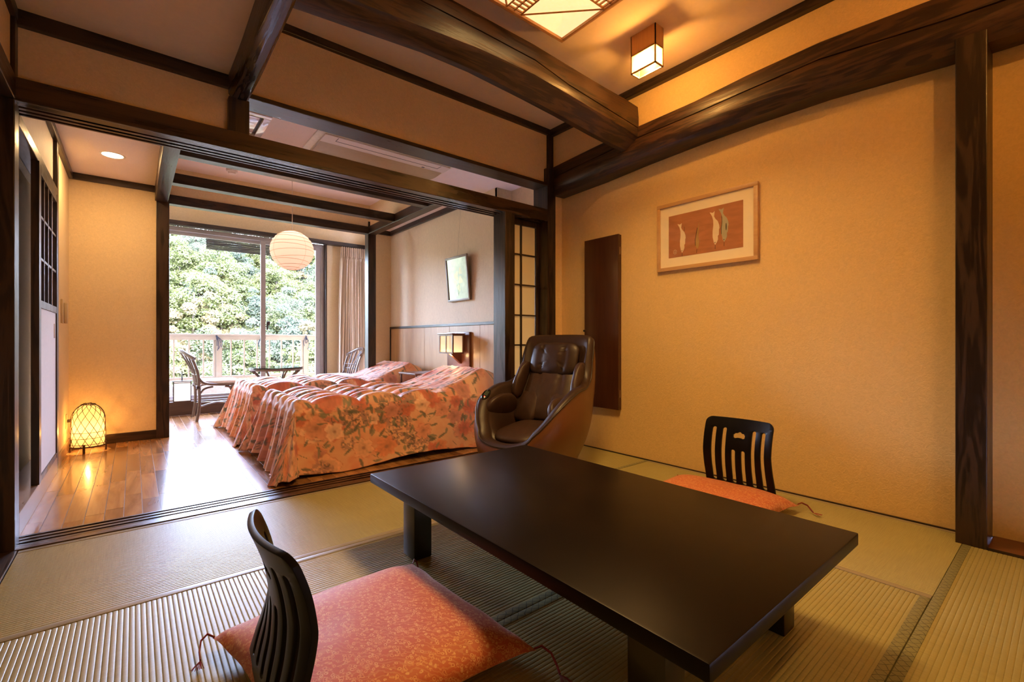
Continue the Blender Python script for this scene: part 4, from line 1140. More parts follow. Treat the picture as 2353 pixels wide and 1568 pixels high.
BL, BW, HT = 1.80, 0.99, 0.50        # bed top length, width, height
def bedspread_mesh(seed, flare_y0):
    """local: head at x=0, foot at x=-BL ; near side y=-BW/2, far side y=+BW/2"""
    nx, ny = 290, 250
    drop = HT
    fo, so_ = drop+0.02, drop
    Sv = np.linspace(0.0, BL+fo, nx); Tv = np.linspace(-BW/2-so_, BW/2+so_, ny)
    S, Tg = np.meshgrid(Sv, Tv, indexing='ij')
    co = np.zeros((nx, ny, 3))
    for i in range(nx):
        for j in range(ny):
            s, t = Sv[i], Tv[j]
            ds = max(0.0, s-BL); dt = max(0.0, abs(t)-BW/2); sg = 1 if t > 0 else -1
            x = -min(s, BL); y = sg*min(abs(t), BW/2)
            # puffy top
            px_ = s/0.335; py_ = (t+BW/2)/0.165
            puff = (abs(math.sin(PI*px_))**0.55)*(abs(math.sin(PI*py_))**0.5)
            edge = min(1, (BL-s)/0.06 if s < BL else 0)*min(1, max(0, (BW/2-abs(t))/0.05))
            hh_ = 0.0
            r = max(ds, dt)
            if r <= 0:
                wv = mnoise.noise(Vector((s*5+seed, t*9, 1.3)))
                wr = mnoise.noise(Vector((s*9+seed, t*34, 0.3)))
                pil = 0.0
                if s < 0.78:
                    a = max(0.0, min(1.0, (0.80-s)/0.66)); a = a**1.35
                    bb = max(0.0, min(1.0, (BW/2+0.03-abs(t))/0.17)); bb = bb*bb*(3-2*bb)
                    cc = 1.0 if s > 0.14 else 0.68+0.32*(s/0.14)
                    pil = 0.205*a*bb*cc
                fade = max(0.0, min(1.0, (s-0.60)/0.15))
                z = HT + 0.062*puff*fade - 0.018 + 0.008*wv + 0.011*wr*(1.3-puff) + pil
                # round over the edges
                e = min(BL-s, BW/2-abs(t), 0.05)
                z -= 0.028*(1-e/0.05)**2
                co[i, j] = (x, y, z)
            else:
                ang = math.atan2(dt, ds) if (ds > 0 and dt > 0) else (0.0 if ds > 0 else PI/2)
                cornerness = math.sin(2*ang) if (ds > 0 and dt > 0) else 0.0
                per = (t if dt <= 0 else sg*(BW/2)+sg*ang*0.25) if ds > 0 else 5+s
                k = r/drop
                if ds > 0:
                    fold = 0.026*math.sin(per*31+seed+0.9*math.sin(per*7))*k**0.7+0.014*math.sin(per*63+1.0)*k**0.5
                    if dt > 0 : fold *= (1-0.6*cornerness)
                else:
                    near = 0.35 if sg < 0 else 0.6
                    fold = near*(0.020*math.sin(s*9+seed)*k + 0.008*math.sin(s*21+2)*k)
                flare = 0.012*min(1, r/0.04)+ (0.09 if ds > 0 else 0.045)*k**1.3 + cornerness*(0.105*k**1.2) + fold
                cr = 0.006*mnoise.noise(Vector((s*12, t*12, seed)))
                z = HT-0.028-r*(1-0.03*cornerness) + cr
                z -= 0.0
                hem = 0.028+0.022*math.sin(s*5+t*3+seed)*(1-0.7*cornerness)+ (0.055*max(0, math.sin(t*4.2+seed*2)) if (ds > 0 and dt <= 0) else 0) - 0.015*cornerness
                zmin = max(0.006, hem)
                z = zmin+(z-(HT-0.028-drop))*(HT-0.028-zmin)/drop if True else z
                z = max(z, 0.006)
                dx_, dy_ = -math.cos(ang), sg*math.sin(ang)
                co[i, j] = (x+dx_*flare, y+dy_*flare, z)
    verts = co.reshape(-1, 3)
    I, J = np.meshgrid(np.arange(nx-1), np.arange(ny-1), indexing='ij')
    a = (I*ny+J).ravel(); faces = np.stack([a, a+ny, a+ny+1, a+1], 1)
    me = bpy.data.meshes.new('bedspread')
    me.from_pydata(verts.tolist(), [], faces.tolist())
    c = cloth_colors(S, Tg+1.1)
    ca = me.color_attributes.new('print', 'FLOAT_COLOR', 'POINT')
    arr = np.ones((nx*ny, 4), np.float32); arr[:, :3] = c.reshape(-1, 3); ca.data.foreach_set('color', arr.ravel())
    me.update()
    return me
BASEM = plain('dark bed base cloth', (0.02, 0.016, 0.015), 0.7)
def bed(yc, label, group='twin beds'):
    T = thing('bed', label, 'bed', (2.655, yc, 0), 0, group)
    b = MB(); b.box(-BL+0.05, 0, -BW/2+0.05, BW/2-0.05, 0.09, 0.25, bev=0.01); b.build('base', BASEM, T, 40)
    b = MB(); b.box(-BL+0.03, 0, -BW/2+0.03, BW/2-0.03, 0.25, 0.452, bev=0.035); b.build('mattress', plain('white mattress', (0.72, 0.68, 0.66), 0.7), T, 40)
    for x in (-BL+0.12, -0.15):
        for y in (-BW/2+0.14, BW/2-0.14):
            b = MB(); b.cyl((x, y, 0.0), (x, y, 0.095), 0.022, 0.028, 12); b.build('leg', BASEM, T, 60)
    return T
def spread(yc, label, seed):
    me = bedspread_mesh(seed, 0)
    o = link('bedspread', me, QUILT, None, 80); o.location = (2.655, yc, 0)
    tag(o, label, 'bedspread', 'floral bedspreads')
    so2 = o.modifiers.new('thick', 'SOLIDIFY'); so2.thickness = 0.006; so2.offset = 1
    return o
YB1, YB2 = 3.875, 5.345
bed(YB1, 'single bed nearest the tatami room, under a floral spread')
bed(YB2, 'single bed nearest the window, under a floral spread')
spread(YB1, 'pink orange floral quilted bedspread draped over the bed nearest the tatami room', 0.4)
spread(YB2, 'pink orange floral quilted bedspread draped over the bed nearest the window', 2.1)
# night table between the beds
BRN = wood('brown night table veneer', (0.10, 0.035, 0.018), (0.17, 0.065, 0.035), 'x', 0.3, 6, 0, 0.05)
T = thing('night_table', 'small brown night table between the two beds at the wall', 'night table', (2.50, 4.62, 0))
b = MB(); b.box(-0.20, 0.20, -0.20, 0.20, 0.572, 0.592, bev=0.003); b.build('top', BRN, T, 40)
b = MB(); b.box(-0.17, 0.19, -0.18, 0.18, 0.0, 0.40); b.build('body', BRN, T)
b = MB(); b.box(-0.185, -0.17, -0.175, 0.175, 0.22, 0.39, bev=0.003); o = b.build('drawer', BRN, T, 40)
b = MB(); b.box(-0.198, -0.186, -0.03, 0.03, 0.30, 0.312, bev=0.002); b.build('handle', plain('dark handle', (0.03, 0.02, 0.02), 0.4), o)
for x in (-0.185, 0.17):
    for y in (-0.185, 0.17):
        b = MB(); b.box(x, x+0.015, y, y+0.015, 0.40, 0.572); b.build('post', BRN, T)

# bedside wall lantern
T = thing('wall_lantern', 'wooden wall lantern with three glowing panes on a tall board above the beds', 'wall lamp', (2.70, 4.20, 0.56))
BRD = wood('reddish lamp board', (0.13, 0.045, 0.025), (0.20, 0.08, 0.05), 'z', 0.3, 6, 0, 0.05)
b = MB(); b.box(-0.022, 0.006, -0.235, 0.20, 0.0, 0.475, bev=0.006); b.build('back_board', BRD, T, 40)
x0, x1, y0, y1, z0, z1 = -0.205, -0.070, -0.205, 0.062, 0.25, 0.447
b = MB(); t_ = 0.014
for x in (x0, x1-t_):
    for y in (y0, y1-t_): b.box(x, x+t_, y, y+t_, z0, z1)
for z in (z0, z1-t_): b.box(x0+t_, x1-t_, y0, y0+t_, z, z+t_); b.box(x0+t_, x1-t_, y1-t_, y1, z, z+t_); b.box(x0, x0+t_, y0+t_, y1-t_, z, z+t_); b.box(x1-t_, x1, y0+t_, y1-t_, z, z+t_)
b.box(x0, x0+0.010, -0.077, -0.067, z0, z1)
b.build('frame', BRD, T)
b = MB(); b.box(x0-0.014, x1+0.014, y0-0.014, y1+0.014, z1, z1+0.012, bev=0.003); b.build('cap', BRD, T, 40)
b = MB(); b.box(x1, -0.022, y0+0.05, y1-0.05, z0+0.02, z1); b.build('arm', BRD, T)
for (xa, ya), (xb, yb) in (((x0+0.007, y0+t_), (x0+0.007, -0.077)), ((x0+0.007, -0.067), (x0+0.007, y1-t_)), ((x0+t_, y0+0.007), (x1-t_, y0+0.007)), ((x0+t_, y1-0.007), (x1-t_, y1-0.007))):
    b = MB(); b.quad([(xa, ya, z0+t_), (xb, yb, z0+t_), (xb, yb, z1-t_), (xa, ya, z1-t_)]); b.build('lit_pane', emis('bright lantern pane', (0.85, 0.66, 0.42), 2.4, 0.03, trans=0.7, clear=0.35), T)
b = MB(); b.prism([(-0.165, z0), (-0.022, z0), (-0.022, z0-0.11)], 'y', -0.09, -0.05); b.build('bracket', BRD, T)
point('wall_lantern_light', (2.70-0.137, 4.20-0.07, 0.56+0.235), 0.025, 5, (1, 0.62, 0.28))

# ================================================================ WINDOW BAY FURNITURE
RAT = plain('grey brown rattan pole', (0.105, 0.062, 0.045), 0.3, 0.25, 30, coat=0.3, ani=(1, 1, 1))
RATB = plain('dark rattan binding', (0.05, 0.028, 0.02), 0.5, 0.3, 60)
def bez(pts, n=10):
    """smooth curve through points (Catmull-Rom)"""
    P = [Vector(p) for p in pts]; out = []
    for i in range(len(P)-1):
        p0 = P[max(i-1, 0)]; p1 = P[i]; p2 = P[i+1]; p3 = P[min(i+2, len(P)-1)]
        for k in range(n):
            t = k/n
            out.append(0.5*((2*p1)+(-p0+p2)*t+(2*p0-5*p1+4*p2-p3)*t*t+(-p0+3*p1-3*p2+p3)*t**3))
    out.append(P[-1]); return out
def rattan_chair(loc, rz, label):
    T = thing('rattan_chair', label, 'chair', loc, rz, 'rattan chairs in the window bay')
    # local: faces +x, origin under the seat centre
    for s in (-1, 1):
        b = MB(); b.tube(bez([(-0.22, s*0.225, 0), (-0.195, s*0.23, 0.2), (-0.20, s*0.235, 0.42), (-0.215, s*0.25, 0.58), (-0.27, s*0.262, 0.745)]), 0.0165, 8); b.build('rear_leg', RAT, T, 60)
        b = MB(); b.tube(bez([(0.24, s*0.225, 0), (0.21, s*0.225, 0.22), (0.20, s*0.225, 0.405)]), 0.0165, 8); b.build('front_leg', RAT, T, 60)
        b = MB(); b.tube(bez([(-0.205, s*0.232, 0.30), (-0.15, s*0.232, 0.375), (-0.06, s*0.232, 0.40)]), 0.011, 8); b.build('side_brace', RAT, T, 60)
        b = MB(); b.tube(bez([(0.205, s*0.225, 0.28), (0.15, s*0.23, 0.37), (0.06, s*0.232, 0.40)]), 0.011, 8); b.build('side_brace', RAT, T, 60)
        b = MB(); b.tube(bez([(-0.21, s*0.24, 0.53), (-0.16, s*0.245, 0.455), (-0.05, s*0.235, 0.425), (0.20, s*0.225, 0.415)]), 0.014, 8); b.build('side_rail', RAT, T, 60)
        b = MB(); b.tube(bez([(-0.20, s*0.228, 0.17), (0.0, 0.0, 0.19), (0.21, -s*0.225, 0.17)]), 0.009, 8); b.build('stretcher', RAT, T, 60)
    b = MB(); b.tube(bez([(-0.25, -0.285, 0.735), (-0.305, -0.22, 0.775), (-0.355, -0.10, 0.822), (-0.365, 0, 0.832), (-0.355, 0.10, 0.822), (-0.305, 0.22, 0.775), (-0.25, 0.285, 0.735)]), 0.021, 10); b.build('top_rail', RAT, T, 60)
    for k in range(5):
        y = -0.16+0.08*k
        b = MB(); b.tube(bez([(-0.205-0.005*(2-abs(k-2)), y*0.95, 0.40), (-0.225, y, 0.52), (-0.262-0.012*(2-abs(k-2)), y*1.04, 0.66), (-0.305-0.026*(2-abs(k-2)), y*1.15, 0.80-0.010*abs(k-2))]), 0.0105, 8); b.build('back_spindle', RAT, T, 60)
    for z in (0.545, 0.605):
        b = MB(); b.tube(bez([(-0.215, -0.25, z), (-0.245, 0, z), (-0.215, 0.25, z)]), 0.007, 6); b.build('back_crossbar', RAT, T, 60)
    for x in (-0.205, 0.20):
        b = MB(); b.tube([(x, -0.23, 0.405), (x, 0.23, 0.405)], 0.014, 8); b.build('seat_bar', RAT, T, 60)
    for x in (-0.205, 0.205):
        for s in (-1, 1):
            b = MB()
            for q in range(4): b.tube([(x+0.020*math.cos(a), s*0.23+0.020*math.sin(a), 0.385+q*0.009) for a in np.linspace(0, 2*PI, 11)[:-1]], 0.0045, 5, cyc=False)
            b.build('binding', RATB, T, 60)
    b = MB(); N = 18
    rings = []
    for i in range(N+1):
        ph = -PI/2+PI*i/N; rings.append([(0.005+0.225*(max(0, math.cos(ph))**0.35)*math.copysign(abs(math.cos(a))**0.3, math.cos(a)), 0.215*(max(0, math.cos(ph))**0.35)*math.copysign(abs(math.sin(a))**0.3, math.sin(a)), 0.448+0.030*math.sin(ph)) for a in np.linspace(0, 2*PI, 41)[:-1]])
    b.loft(rings, caps=False); bmesh.ops.remove_doubles(b.bm, verts=b.bm.verts[:], dist=1e-5)
    b.build('seat_cushion', plain('white seat cushion', (0.78, 0.72, 0.70), 0.6), T, 70)
    return T
rattan_chair((0.785, 6.70, 0), 0.0, 'grey brown rattan chair with white cushion, left of the glass table')
rattan_chair((2.21, 6.62, 0), PI, 'grey brown rattan chair in front of the curtain, mostly hidden by the far bed')

T = thing('glass_table', 'round rattan table with a glass top in front of the window', 'table', (1.43, 6.58, 0))
b = MB(); b.lathe([(0.001, 0.594), (0.318, 0.594), (0.322, 0.598), (0.318, 0.602), (0.001, 0.602)], 48); b.build('glass_top', glass('table glass', (0.86, 0.95, 0.93), 0.03), T, 40)
b = MB(); b.tube([(0.300*math.cos(a), 0.300*math.sin(a), 0.577) for a in np.linspace(0, 2*PI, 49)[:-1]], 0.016, 8, cyc=True); b.build('rim_hoop', RAT, T, 60)
b = MB(); b.tube([(0.15*math.cos(a), 0.15*math.sin(a), 0.30) for a in np.linspace(0, 2*PI, 33)[:-1]], 0.011, 8, cyc=True); b.build('lower_hoop', RAT, T, 60)
for k in range(8):
    a = k*PI/4+0.2; c, s = math.cos(a), math.sin(a)
    b = MB(); b.tube(bez([(0.295*c, 0.295*s, 0.565), (0.20*c, 0.20*s, 0.46), (0.15*c, 0.15*s, 0.30), (0.19*c, 0.19*s, 0.12), (0.25*c, 0.25*s, 0.0)]), 0.011, 8); b.build('leg', RAT, T, 60)

# curtain
cm = NT('cream striped curtain')
f = cm.noise(cm.coord((1, 1, 0.02)), 90, 3); cm.set(Base_Color=cm.ramp(f, [(0.3, (0.62, 0.47, 0.32)), (0.7, (0.80, 0.66, 0.50))]), Roughness=0.6, Sheen_Weight=0.2)
tr = cm.n('ShaderNodeBsdfTranslucent'); tr.inputs[0].default_value = (0.6, 0.45, 0.32, 1); mx = cm.n('ShaderNodeMixShader'); mx.inputs[0].default_value = 0.2
cm.l(cm.b.outputs[0], mx.inputs[1]); cm.l(tr.outputs[0], mx.inputs[2]); cm.l(mx.outputs[0], cm.out.inputs[0])
T = thing('curtain', 'cream pleated curtain gathered at the right of the window', 'curtain', (2.60, 7.03, 0.03))
b = MB(); nz_, nu = 60, 260; rings = []
for i in range(nz_+1):
    z = 2.335*i/nz_
    u01 = i/nz_
    wl = -0.175-0.075*(1-u01)**0.8; wr_ = 0.185+0.035*(1-u01)
    ring = []
    for j in range(nu+1):
        u = j/nu
        x = wl+(wr_-wl)*u
        gather = 1.0 if u01 < 0.93 else 0.45
        ph = u*2*PI*11+0.5*math.sin(u*9+z*0.6)
        amp = (0.036+0.012*math.sin(u*7+z))*gather*(0.75+0.25*(1-u01))
        y = amp*math.sin(ph)+0.008*math.sin(ph*2.3+z*2)
        if u01 >= 0.93: y = 0.012*math.sin(u*2*PI*33)
        x += 0.008*math.sin(ph*0.5+z*1.5)
        ring.append((x, y, z))
    rings.append(ring)
b.loft(rings, caps=False, closed=False); b.build('curtain_cloth', cm.m, T, 80)
b = MB()
for k in range(12):
    x = -0.165+0.34*k/11
    b.box(x-0.003, x+0.003, -0.022, -0.012, 2.19, 2.34)
b.build('pleat_tape', cm.m, T)

# paper lantern on the window sill
LANP = emis('soft pink lit paper', (1.0, 0.82, 0.80), 0.75, 0.05, 6)
T = thing('sill_lantern', 'small square paper lantern with dark frame and handle on the window sill', 'lantern', (0.472, 7.187, 0.174))
b = MB()
for x in (-0.093, 0.085):
    for y in (-0.042, 0.034): b.box(x, x+0.008, y, y+0.008, 0, 0.25)
b.box(-0.093, 0.093, -0.042, -0.034, 0, 0.008); b.box(-0.093, 0.093, -0.042, -0.034, 0.232, 0.24)
b.build('frame', BLACKLAC, T)
b = MB(); b.box(-0.105, 0.105, -0.046, 0.046, 0.25, 0.262, bev=0.003); b.build('cap', plain('grey lacquer cap', (0.08, 0.07, 0.075), 0.3), T, 40)
b = MB(); b.box(-0.085, 0.085, -0.038, -0.036, 0.006, 0.25); b.box(-0.085, 0.085, 0.036, 0.038, 0.006, 0.25); b.box(-0.088, -0.086, -0.036, 0.036, 0.006, 0.25); b.box(0.086, 0.088, -0.036, 0.036, 0.006, 0.25); b.build('paper_shade', LANP, T)
b = MB(); b.tube([(0, 0, 0.26), (0, 0, 0.31), (0, 0, 0.38)], [0.012, 0.013, 0.004], 8, flat=0.6); b.build('handle', BLACKLAC, T, 60)
point('sill_lantern_light', (0.472, 7.187, 0.26), 0.02, 0.5, (1, 0.7, 0.5))

# woven bamboo floor lantern
T = thing('bamboo_floor_lantern', 'glowing dome shaped woven bamboo lantern on the parquet by the alcove', 'floor lamp', (-0.302, 5.34, 0))
PAP = emis('glowing cream paper', (0.60, 0.43, 0.20), 1.5, 0.14, 28, trans=0.7, clear=0.35)
def dome(u, r0=0.112, h=0.355):
    """u 0..1 from base to apex"""
    if u < 0.5: return r0*(1-0.04*u/0.5), 0.05+h*0.62*u/0.5
    a = (u-0.5)/0.5*PI/2
    return r0*0.96*math.cos(a), 0.05+h*(0.62+0.38*math.sin(a))
b = MB(); b.lathe([(dome(u)[0]*0.95+0.0002, dome(u)[1]-0.004*u) for u in np.linspace(0, 1, 24)], 32); b.build('paper_shade', PAP, T, 70)
BAM = plain('dark bamboo strip', (0.055, 0.022, 0.008), 0.5, 0.3, 40)
b = MB()
NS = 13
for sgn in (1, -1):
    for k in range(NS):
        a0 = 2*PI*k/NS
        pts = []
        for u in np.linspace(0, 0.93, 22):
            r, z = dome(u); a = a0+sgn*u*2.05
            pts.append(((r+0.0025)*math.cos(a), (r+0.0025)*math.sin(a), z+0.002))
        b.tube(pts, 0.0021, 4)
for u in (0.045, 0.16, 0.27):
    r, z = dome(u); b.tube([((r+0.004)*math.cos(a), (r+0.004)*math.sin(a), z) for a in np.linspace(0, 2*PI, 33)[:-1]], 0.0022, 4, cyc=True)
for k in range(7):
    r, z = dome(0.86+0.015*k); b.tube([((r+0.004)*math.cos(a), (r+0.004)*math.sin(a), z+0.003+0.006*math.sin(3*a+k)) for a in np.linspace(0, 2*PI, 21)[:-1]], 0.0018, 4, cyc=True)
b.build('bamboo_lattice', BAM, T, 60)
b = MB(); r, z = dome(0); b.tube([((r+0.004)*math.cos(a), (r+0.004)*math.sin(a), 0.05) for a in np.linspace(0, 2*PI, 33)[:-1]], 0.0055, 6, cyc=True); b.build('base_hoop', BAM, T, 60)
for k in range(4):
    a = -1.75+k*PI/2
    b = MB(); b.box(-0.008, 0.008, -0.005, 0.005, 0, 0.075, M=Matrix.Translation(((r+0.004)*math.cos(a), (r+0.004)*math.sin(a), 0)) @ Matrix.Rotation(a+PI/2, 4, 'Z')); b.build('foot', BAM, T)
point('bamboo_lantern_light', (-0.302, 5.34, 0.19), 0.012, 8, (1, 0.58, 0.21))

# ================================================================ BALCONY
RAILM = plain('cream painted railing', (0.33, 0.245, 0.17), 0.5, 0.05, 12)
sbox('balcony_floor', plain('balcony concrete', (0.45, 0.38, 0.32), 0.8), (-1.5, 4.5, 7.3, 8.75, -0.16, -0.03))
T = thing('balcony_railing', 'cream balcony railing with slim balusters beyond the window', 'railing', (1.02, 8.6, 0))
b = MB(); b.box(-2.5, 3.6, -0.045, 0.045, 0.955, 1.02, bev=0.006); b.box(-2.5, 3.6, -0.055, 0.055, 1.02, 1.05, bev=0.012); b.build('top_rail', RAILM, T, 40)
b = MB(); b.box(-2.5, 3.6, -0.025, 0.025, 0.335, 0.385, bev=0.004); b.build('bottom_rail', RAILM, T, 40)
b = MB(); b.box(-2.5, 3.6, -0.05, 0.05, -0.03, 0.262, bev=0.006); b.build('kerb_wall', plain('cream parapet', (0.42, 0.35, 0.29), 0.7), T, 40)
for k in range(-2, 4):
    X = k*1.30
    if X < -2.4 or X > 3.5: continue
    b = MB(); b.box(X-0.022, X+0.048, -0.04, 0.04, 0.25, 0.957, bev=0.005); b.box(X-0.058, X-0.026, -0.022, 0.022, 0.38, 0.957, bev=0.003); b.box(X+0.05, X+0.062, -0.022, 0.022, 0.38, 0.957); b.build('post', RAILM, T, 40)
    for q in range(1, 7):
        x = X+q*1.30/7
        if x > 3.5: continue
        b = MB(); b.box(x-0.010, x+0.010, -0.012, 0.012, 0.385, 0.956); b.build('baluster', RAILM, T)
ROPE = plain('faded blue black rope', (0.03, 0.035, 0.06), 0.8, 0.3, 80)
for k, (x, l) in enumerate(((1.01, 'dark rope tied around the balcony rail, leftmost of the three'), (1.645, 'dark rope tied around the balcony rail behind the window mullion'), (2.325, 'dark rope tied around the balcony rail nearest the curtain'))):
    b = MB()
    rnd = random.Random(k+3)
    for q in range(4):
        xx_ = rnd.uniform(-0.02, 0.02)
        b.tube([(x+xx_+0.006*math.sin(a*2), 8.6+0.060*math.cos(a), 1.003+0.055*math.sin(a)) for a in np.linspace(0, 2*PI, 17)[:-1]], 0.006, 5, cyc=True)
    for q in range(4):
        dx = rnd.uniform(-0.07, 0.07); dz = rnd.uniform(-0.20, -0.07)
        b.tube(bez([(x, 8.535, 1.01), (x+dx*0.6, 8.525, 1.0+dz*0.2), (x+dx, 8.53, 0.99+dz*0.6), (x+dx*rnd.uniform(0.2, 0.9), 8.53, 0.98+dz)], 4), 0.005, 5)
    o = b.build('rope', ROPE, None, 60); tag(o, l, 'rope', 'ropes tied to the balcony rail')

T = thing('bamboo_blind', 'short brown bamboo slat blind hanging outside at the top of the window', 'blind', (1.32, 8.2, 2.31))
b = MB(); rnd = random.Random(5)
for k in range(22):
    z = 0.004+k*0.0079
    xs = np.linspace(-0.49, 0.56, 7)
    b.tube([(x+rnd.uniform(-.004, .004), rnd.uniform(-0.003, 0.003), z+rnd.uniform(-0.0014, 0.0014)) for x in xs], 0.0040, 4)
o = b.build('slats', plain('weathered bamboo slats', (0.028, 0.017, 0.012), 0.7, 0.5, 30, ani=(0.1, 1, 1)), T, 60); o['kind'] = 'stuff'
for x in (-0.40, -0.05, 0.30):
    b = MB(); b.tube([(x, 0, 0.0), (x, 0, 0.30)], 0.003, 5); b.build('string', ROPE, T)
sbox('trim_91', DWX, (-1.5, 4.5, 8.15, 8.25, 2.61, 2.72))
sbox('wall_light_block.001', plain('side light block', (0.4, 0.35, 0.30), 0.8), [(-1.5, -1.44, 7.3, 8.9, -0.1, 2.76), (4.44, 4.5, 7.3, 8.9, -0.1, 2.76)])  # unseen end walls, added to keep side light off the railing
sbox('shade_slab', plain('railing shade slab', (0.45, 0.38, 0.30), 0.8), (-1.5, 4.5, 7.3, 8.95, 2.75, 2.90))  # unseen slab overhead, added to shade the railing

# ================================================================ WOODED HILLSIDE
def hill_h(x, y):
    if y < 16: base = -9.0-(16-y)*0.25
    elif y < 54: base = -9.0+18.0*(y-16)/38.0
    else: base = 9.0-(y-54)*0.25
    return base + 0.8*math.sin(x*0.11+1.3)+0.6*math.sin(y*0.16+x*0.07)
b = MB(); nx, ny = 60, 40; rings = []
for j in range(ny+1):
    y = 12+78*j/ny
    rings.append([(-45+110*i/nx, y, hill_h(-45+110*i/nx, y)+0.7*mnoise.noise(Vector((i*0.4, j*0.4, 0)))) for i in range(nx+1)])
b.loft(rings, caps=False, closed=False)
t = NT('forest floor and shrubs'); f = t.noise(t.coord(), 0.8, 8, 0.7)
t.set(Base_Color=t.ramp(f, [(0.3, (0.035, 0.05, 0.02)), (0.5, (0.075, 0.095, 0.035)), (0.64, (0.13, 0.14, 0.06)), (0.75, (0.26, 0.16, 0.09))]), Roughness=0.9)
t.bump(f, 1.0, 1.0)
struct(b.build('hillside', t.m, None, 80))
def leaf_mat(name, a, c):
    t = NT(name)
    g = t.n('ShaderNodeObjectInfo')
    vn_ = t.noise(t.coord(), 1.1, 5, 0.7)
    col = t.ramp(vn_, [(0.3, a), (0.7, c)])
    br = t.ramp(g.outputs['Random'], [(0, (0.7, 0.74, 0.72)), (1, (1.2, 1.12, 1.0))])
    col = t.mix(1.0, col, br, 'MULTIPLY')
    t.set(Base_Color=col, Roughness=0.55, Specular_IOR_Level=0.3)
    tr = t.n('ShaderNodeBsdfTranslucent'); t.l(col, tr.inputs[0])
    mx = t.n('ShaderNodeMixShader'); mx.inputs[0].default_value = 0.42
    t.l(t.b.outputs[0], mx.inputs[1]); t.l(tr.outputs[0], mx.inputs[2]); t.l(mx.outputs[0], t.out.inputs[0])
    return t.m
LM_ = [leaf_mat('fresh green leaves', (0.048, 0.066, 0.020), (0.108, 0.122, 0.042)),
       leaf_mat('mid green leaves', (0.038, 0.056, 0.024), (0.084, 0.099, 0.044)),
       leaf_mat('blue green leaves', (0.034, 0.053, 0.036), (0.082, 0.105, 0.072)),
       leaf_mat('yellow bamboo leaves', (0.10, 0.09, 0.04), (0.18, 0.15, 0.08))]
BARK = plain('tree bark', (0.03, 0.022, 0.016), 0.9, 0.3, 8)
def crown_mesh(seed, nblob, spread, hgt, leaf, n):
    r = np.random.RandomState(seed)
    vs = []
    for k in range(nblob):
        th = r.rand()*2*PI; rad = spread*math.sqrt(r.rand())*0.85; zc = hgt*(-0.75+1.7*(1-(rad/spread)**2)*r.rand()**0.8)
        c = np.array([rad*math.cos(th), rad*math.sin(th), zc]); R_ = spread*r.uniform(0.14, 0.30)
        m = n//nblob
        d = r.normal(size=(m, 3)); d /= np.linalg.norm(d, axis=1)[:, None]; d[:, 2] = np.where(r.rand(m) < 0.75, np.abs(d[:, 2]), d[:, 2])
        p = c+d*R_*(0.75+0.3*r.rand(m, 1))*np.array([1, 1, 0.8])
        nrm = d*0.6+r.normal(size=(m, 3))*0.5+np.array([0, 0, 0.5]); nrm /= np.linalg.norm(nrm, axis=1)[:, None]
        a = np.cross(nrm, r.normal(size=(m, 3))); a /= np.linalg.norm(a, axis=1)[:, None]; bb = np.cross(nrm, a)
        L_ = leaf*r.uniform(0.6, 1.3, (m, 1))
        quad = np.stack([p-a*L_, p-bb*L_*0.5, p+a*L_, p+bb*L_*0.5], 1)
        vs.append(quad)
    v = np.concatenate(vs).reshape(-1, 3)
    me = bpy.data.meshes.new('crown')
    nq = len(v)//4
    me.vertices.add(len(v)); me.vertices.foreach_set('co', v.ravel())
    me.loops.add(len(v)); me.loops.foreach_set('vertex_index', np.arange(len(v)))
    me.polygons.add(nq); me.polygons.foreach_set('loop_start', np.arange(nq)*4); me.polygons.foreach_set('loop_total', np.full(nq, 4))
    me.update(); me.validate()
    return me
KIND = [('broad_tree', 'bright fresh green broad tree on the slope beyond the balcony', 0),
        ('broad_tree', 'mid green bushy tree on the slope beyond the balcony', 1),
        ('broad_tree', 'dark blue green tree on the slope beyond the balcony', 2),
        ('bamboo_clump', 'yellowish feathery bamboo clump low on the slope beyond the railing', 3)]
protos = []
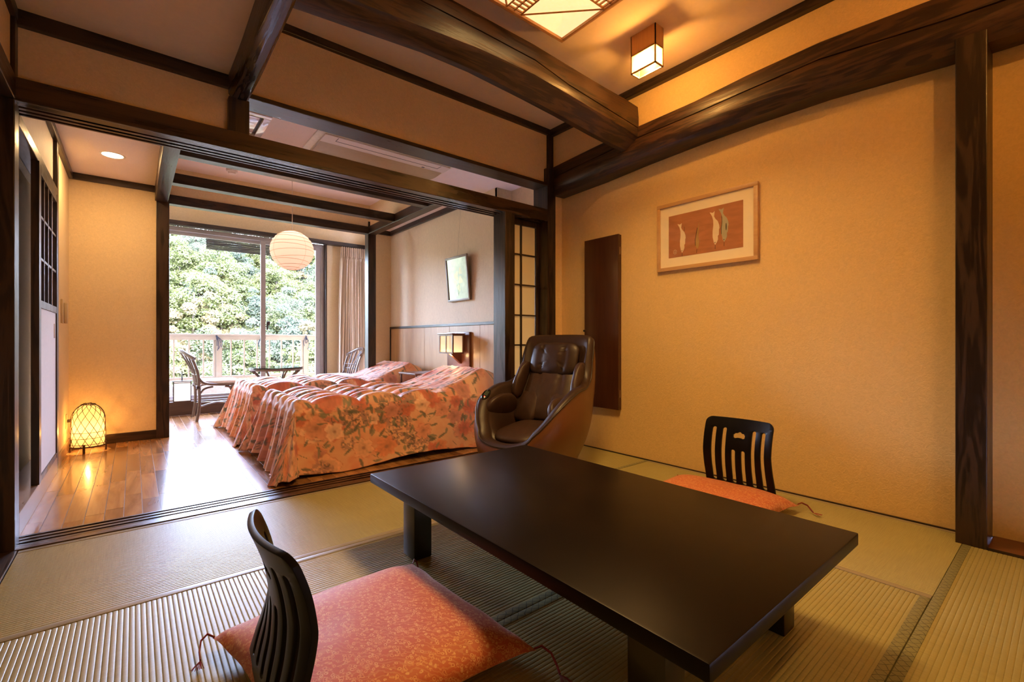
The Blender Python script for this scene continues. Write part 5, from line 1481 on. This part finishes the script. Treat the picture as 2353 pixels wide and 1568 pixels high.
for k, (nm, lab, mi) in enumerate(KIND):
    for vv in range(2):
        if mi < 3: me = crown_mesh(10*k+vv, 90, 2.9, 2.9, 0.10, 20000)
        else: me = crown_mesh(10*k+vv, 22, 1.9, 3.0, 0.12, 6600)
        me.materials.append(LM_[mi])
        tm = MB(); tm.tube([(0, 0, -4), (0.1, 0.05, -1.5), (0, 0, 1.6)], [0.14, 0.11, 0.05], 7)
        for q in range(3): tm.tube([(0, 0, 0.2+q*0.3), (0.7*math.cos(q*1.7), 0.7*math.sin(q*1.7), 1.0+q*0.25)], [0.03, 0.012], 5)
        bm = tm.bm; tme = bpy.data.meshes.new('trunk'); bm.to_mesh(tme); bm.free(); tme.materials.append(BARK)
        protos.append((k, me, tme))
rnd = random.Random(21)
cnt = 0
y = 19.0
while y < 56:
    step = 2.35+0.012*(y-19)
    lo, hi = y*0.0-2.0-0.04*y, y*0.40+2.5
    x = lo+rnd.uniform(0, step)
    while x < hi:
        xx_, yy_ = x+rnd.uniform(-0.9, 0.9), y+rnd.uniform(-0.9, 0.9)
        el = (hill_h(xx_, yy_)-0.94)/yy_
        rr_ = rnd.random()
        if el < 0.03: k = 3 if rr_ < 0.50 else (0 if rr_ < 0.7 else 1 if rr_ < 0.88 else 2)
        elif el < 0.12: k = 3 if rr_ < 0.16 else (0 if rr_ < 0.55 else 1 if rr_ < 0.8 else 2)
        else: k = 0 if rr_ < 0.45 else (1 if rr_ < 0.82 else 2)
        if xx_/yy_ > 0.25 and el > 0.1 and rr_ > 0.45: k = 2
        pk, me, tme = protos[k*2+rnd.randint(0, 1)]
        z = hill_h(xx_, yy_)+rnd.uniform(0.3, 1.3)
        T = thing(KIND[k][0], KIND[k][1], 'tree', (xx_, yy_, z), rnd.uniform(0, 6.28), 'trees on the wooded hillside')
        s = rnd.uniform(0.60, 0.95); T.scale = (s, s, s*rnd.uniform(0.85, 1.15))
        for nm, mm in (('crown', me), ('trunk', tme)):
            o = bpy.data.objects.new(nm, mm); COL.objects.link(o); o.parent = T
        cnt += 1
        x += step
    y += step*0.86
print('trees', cnt)
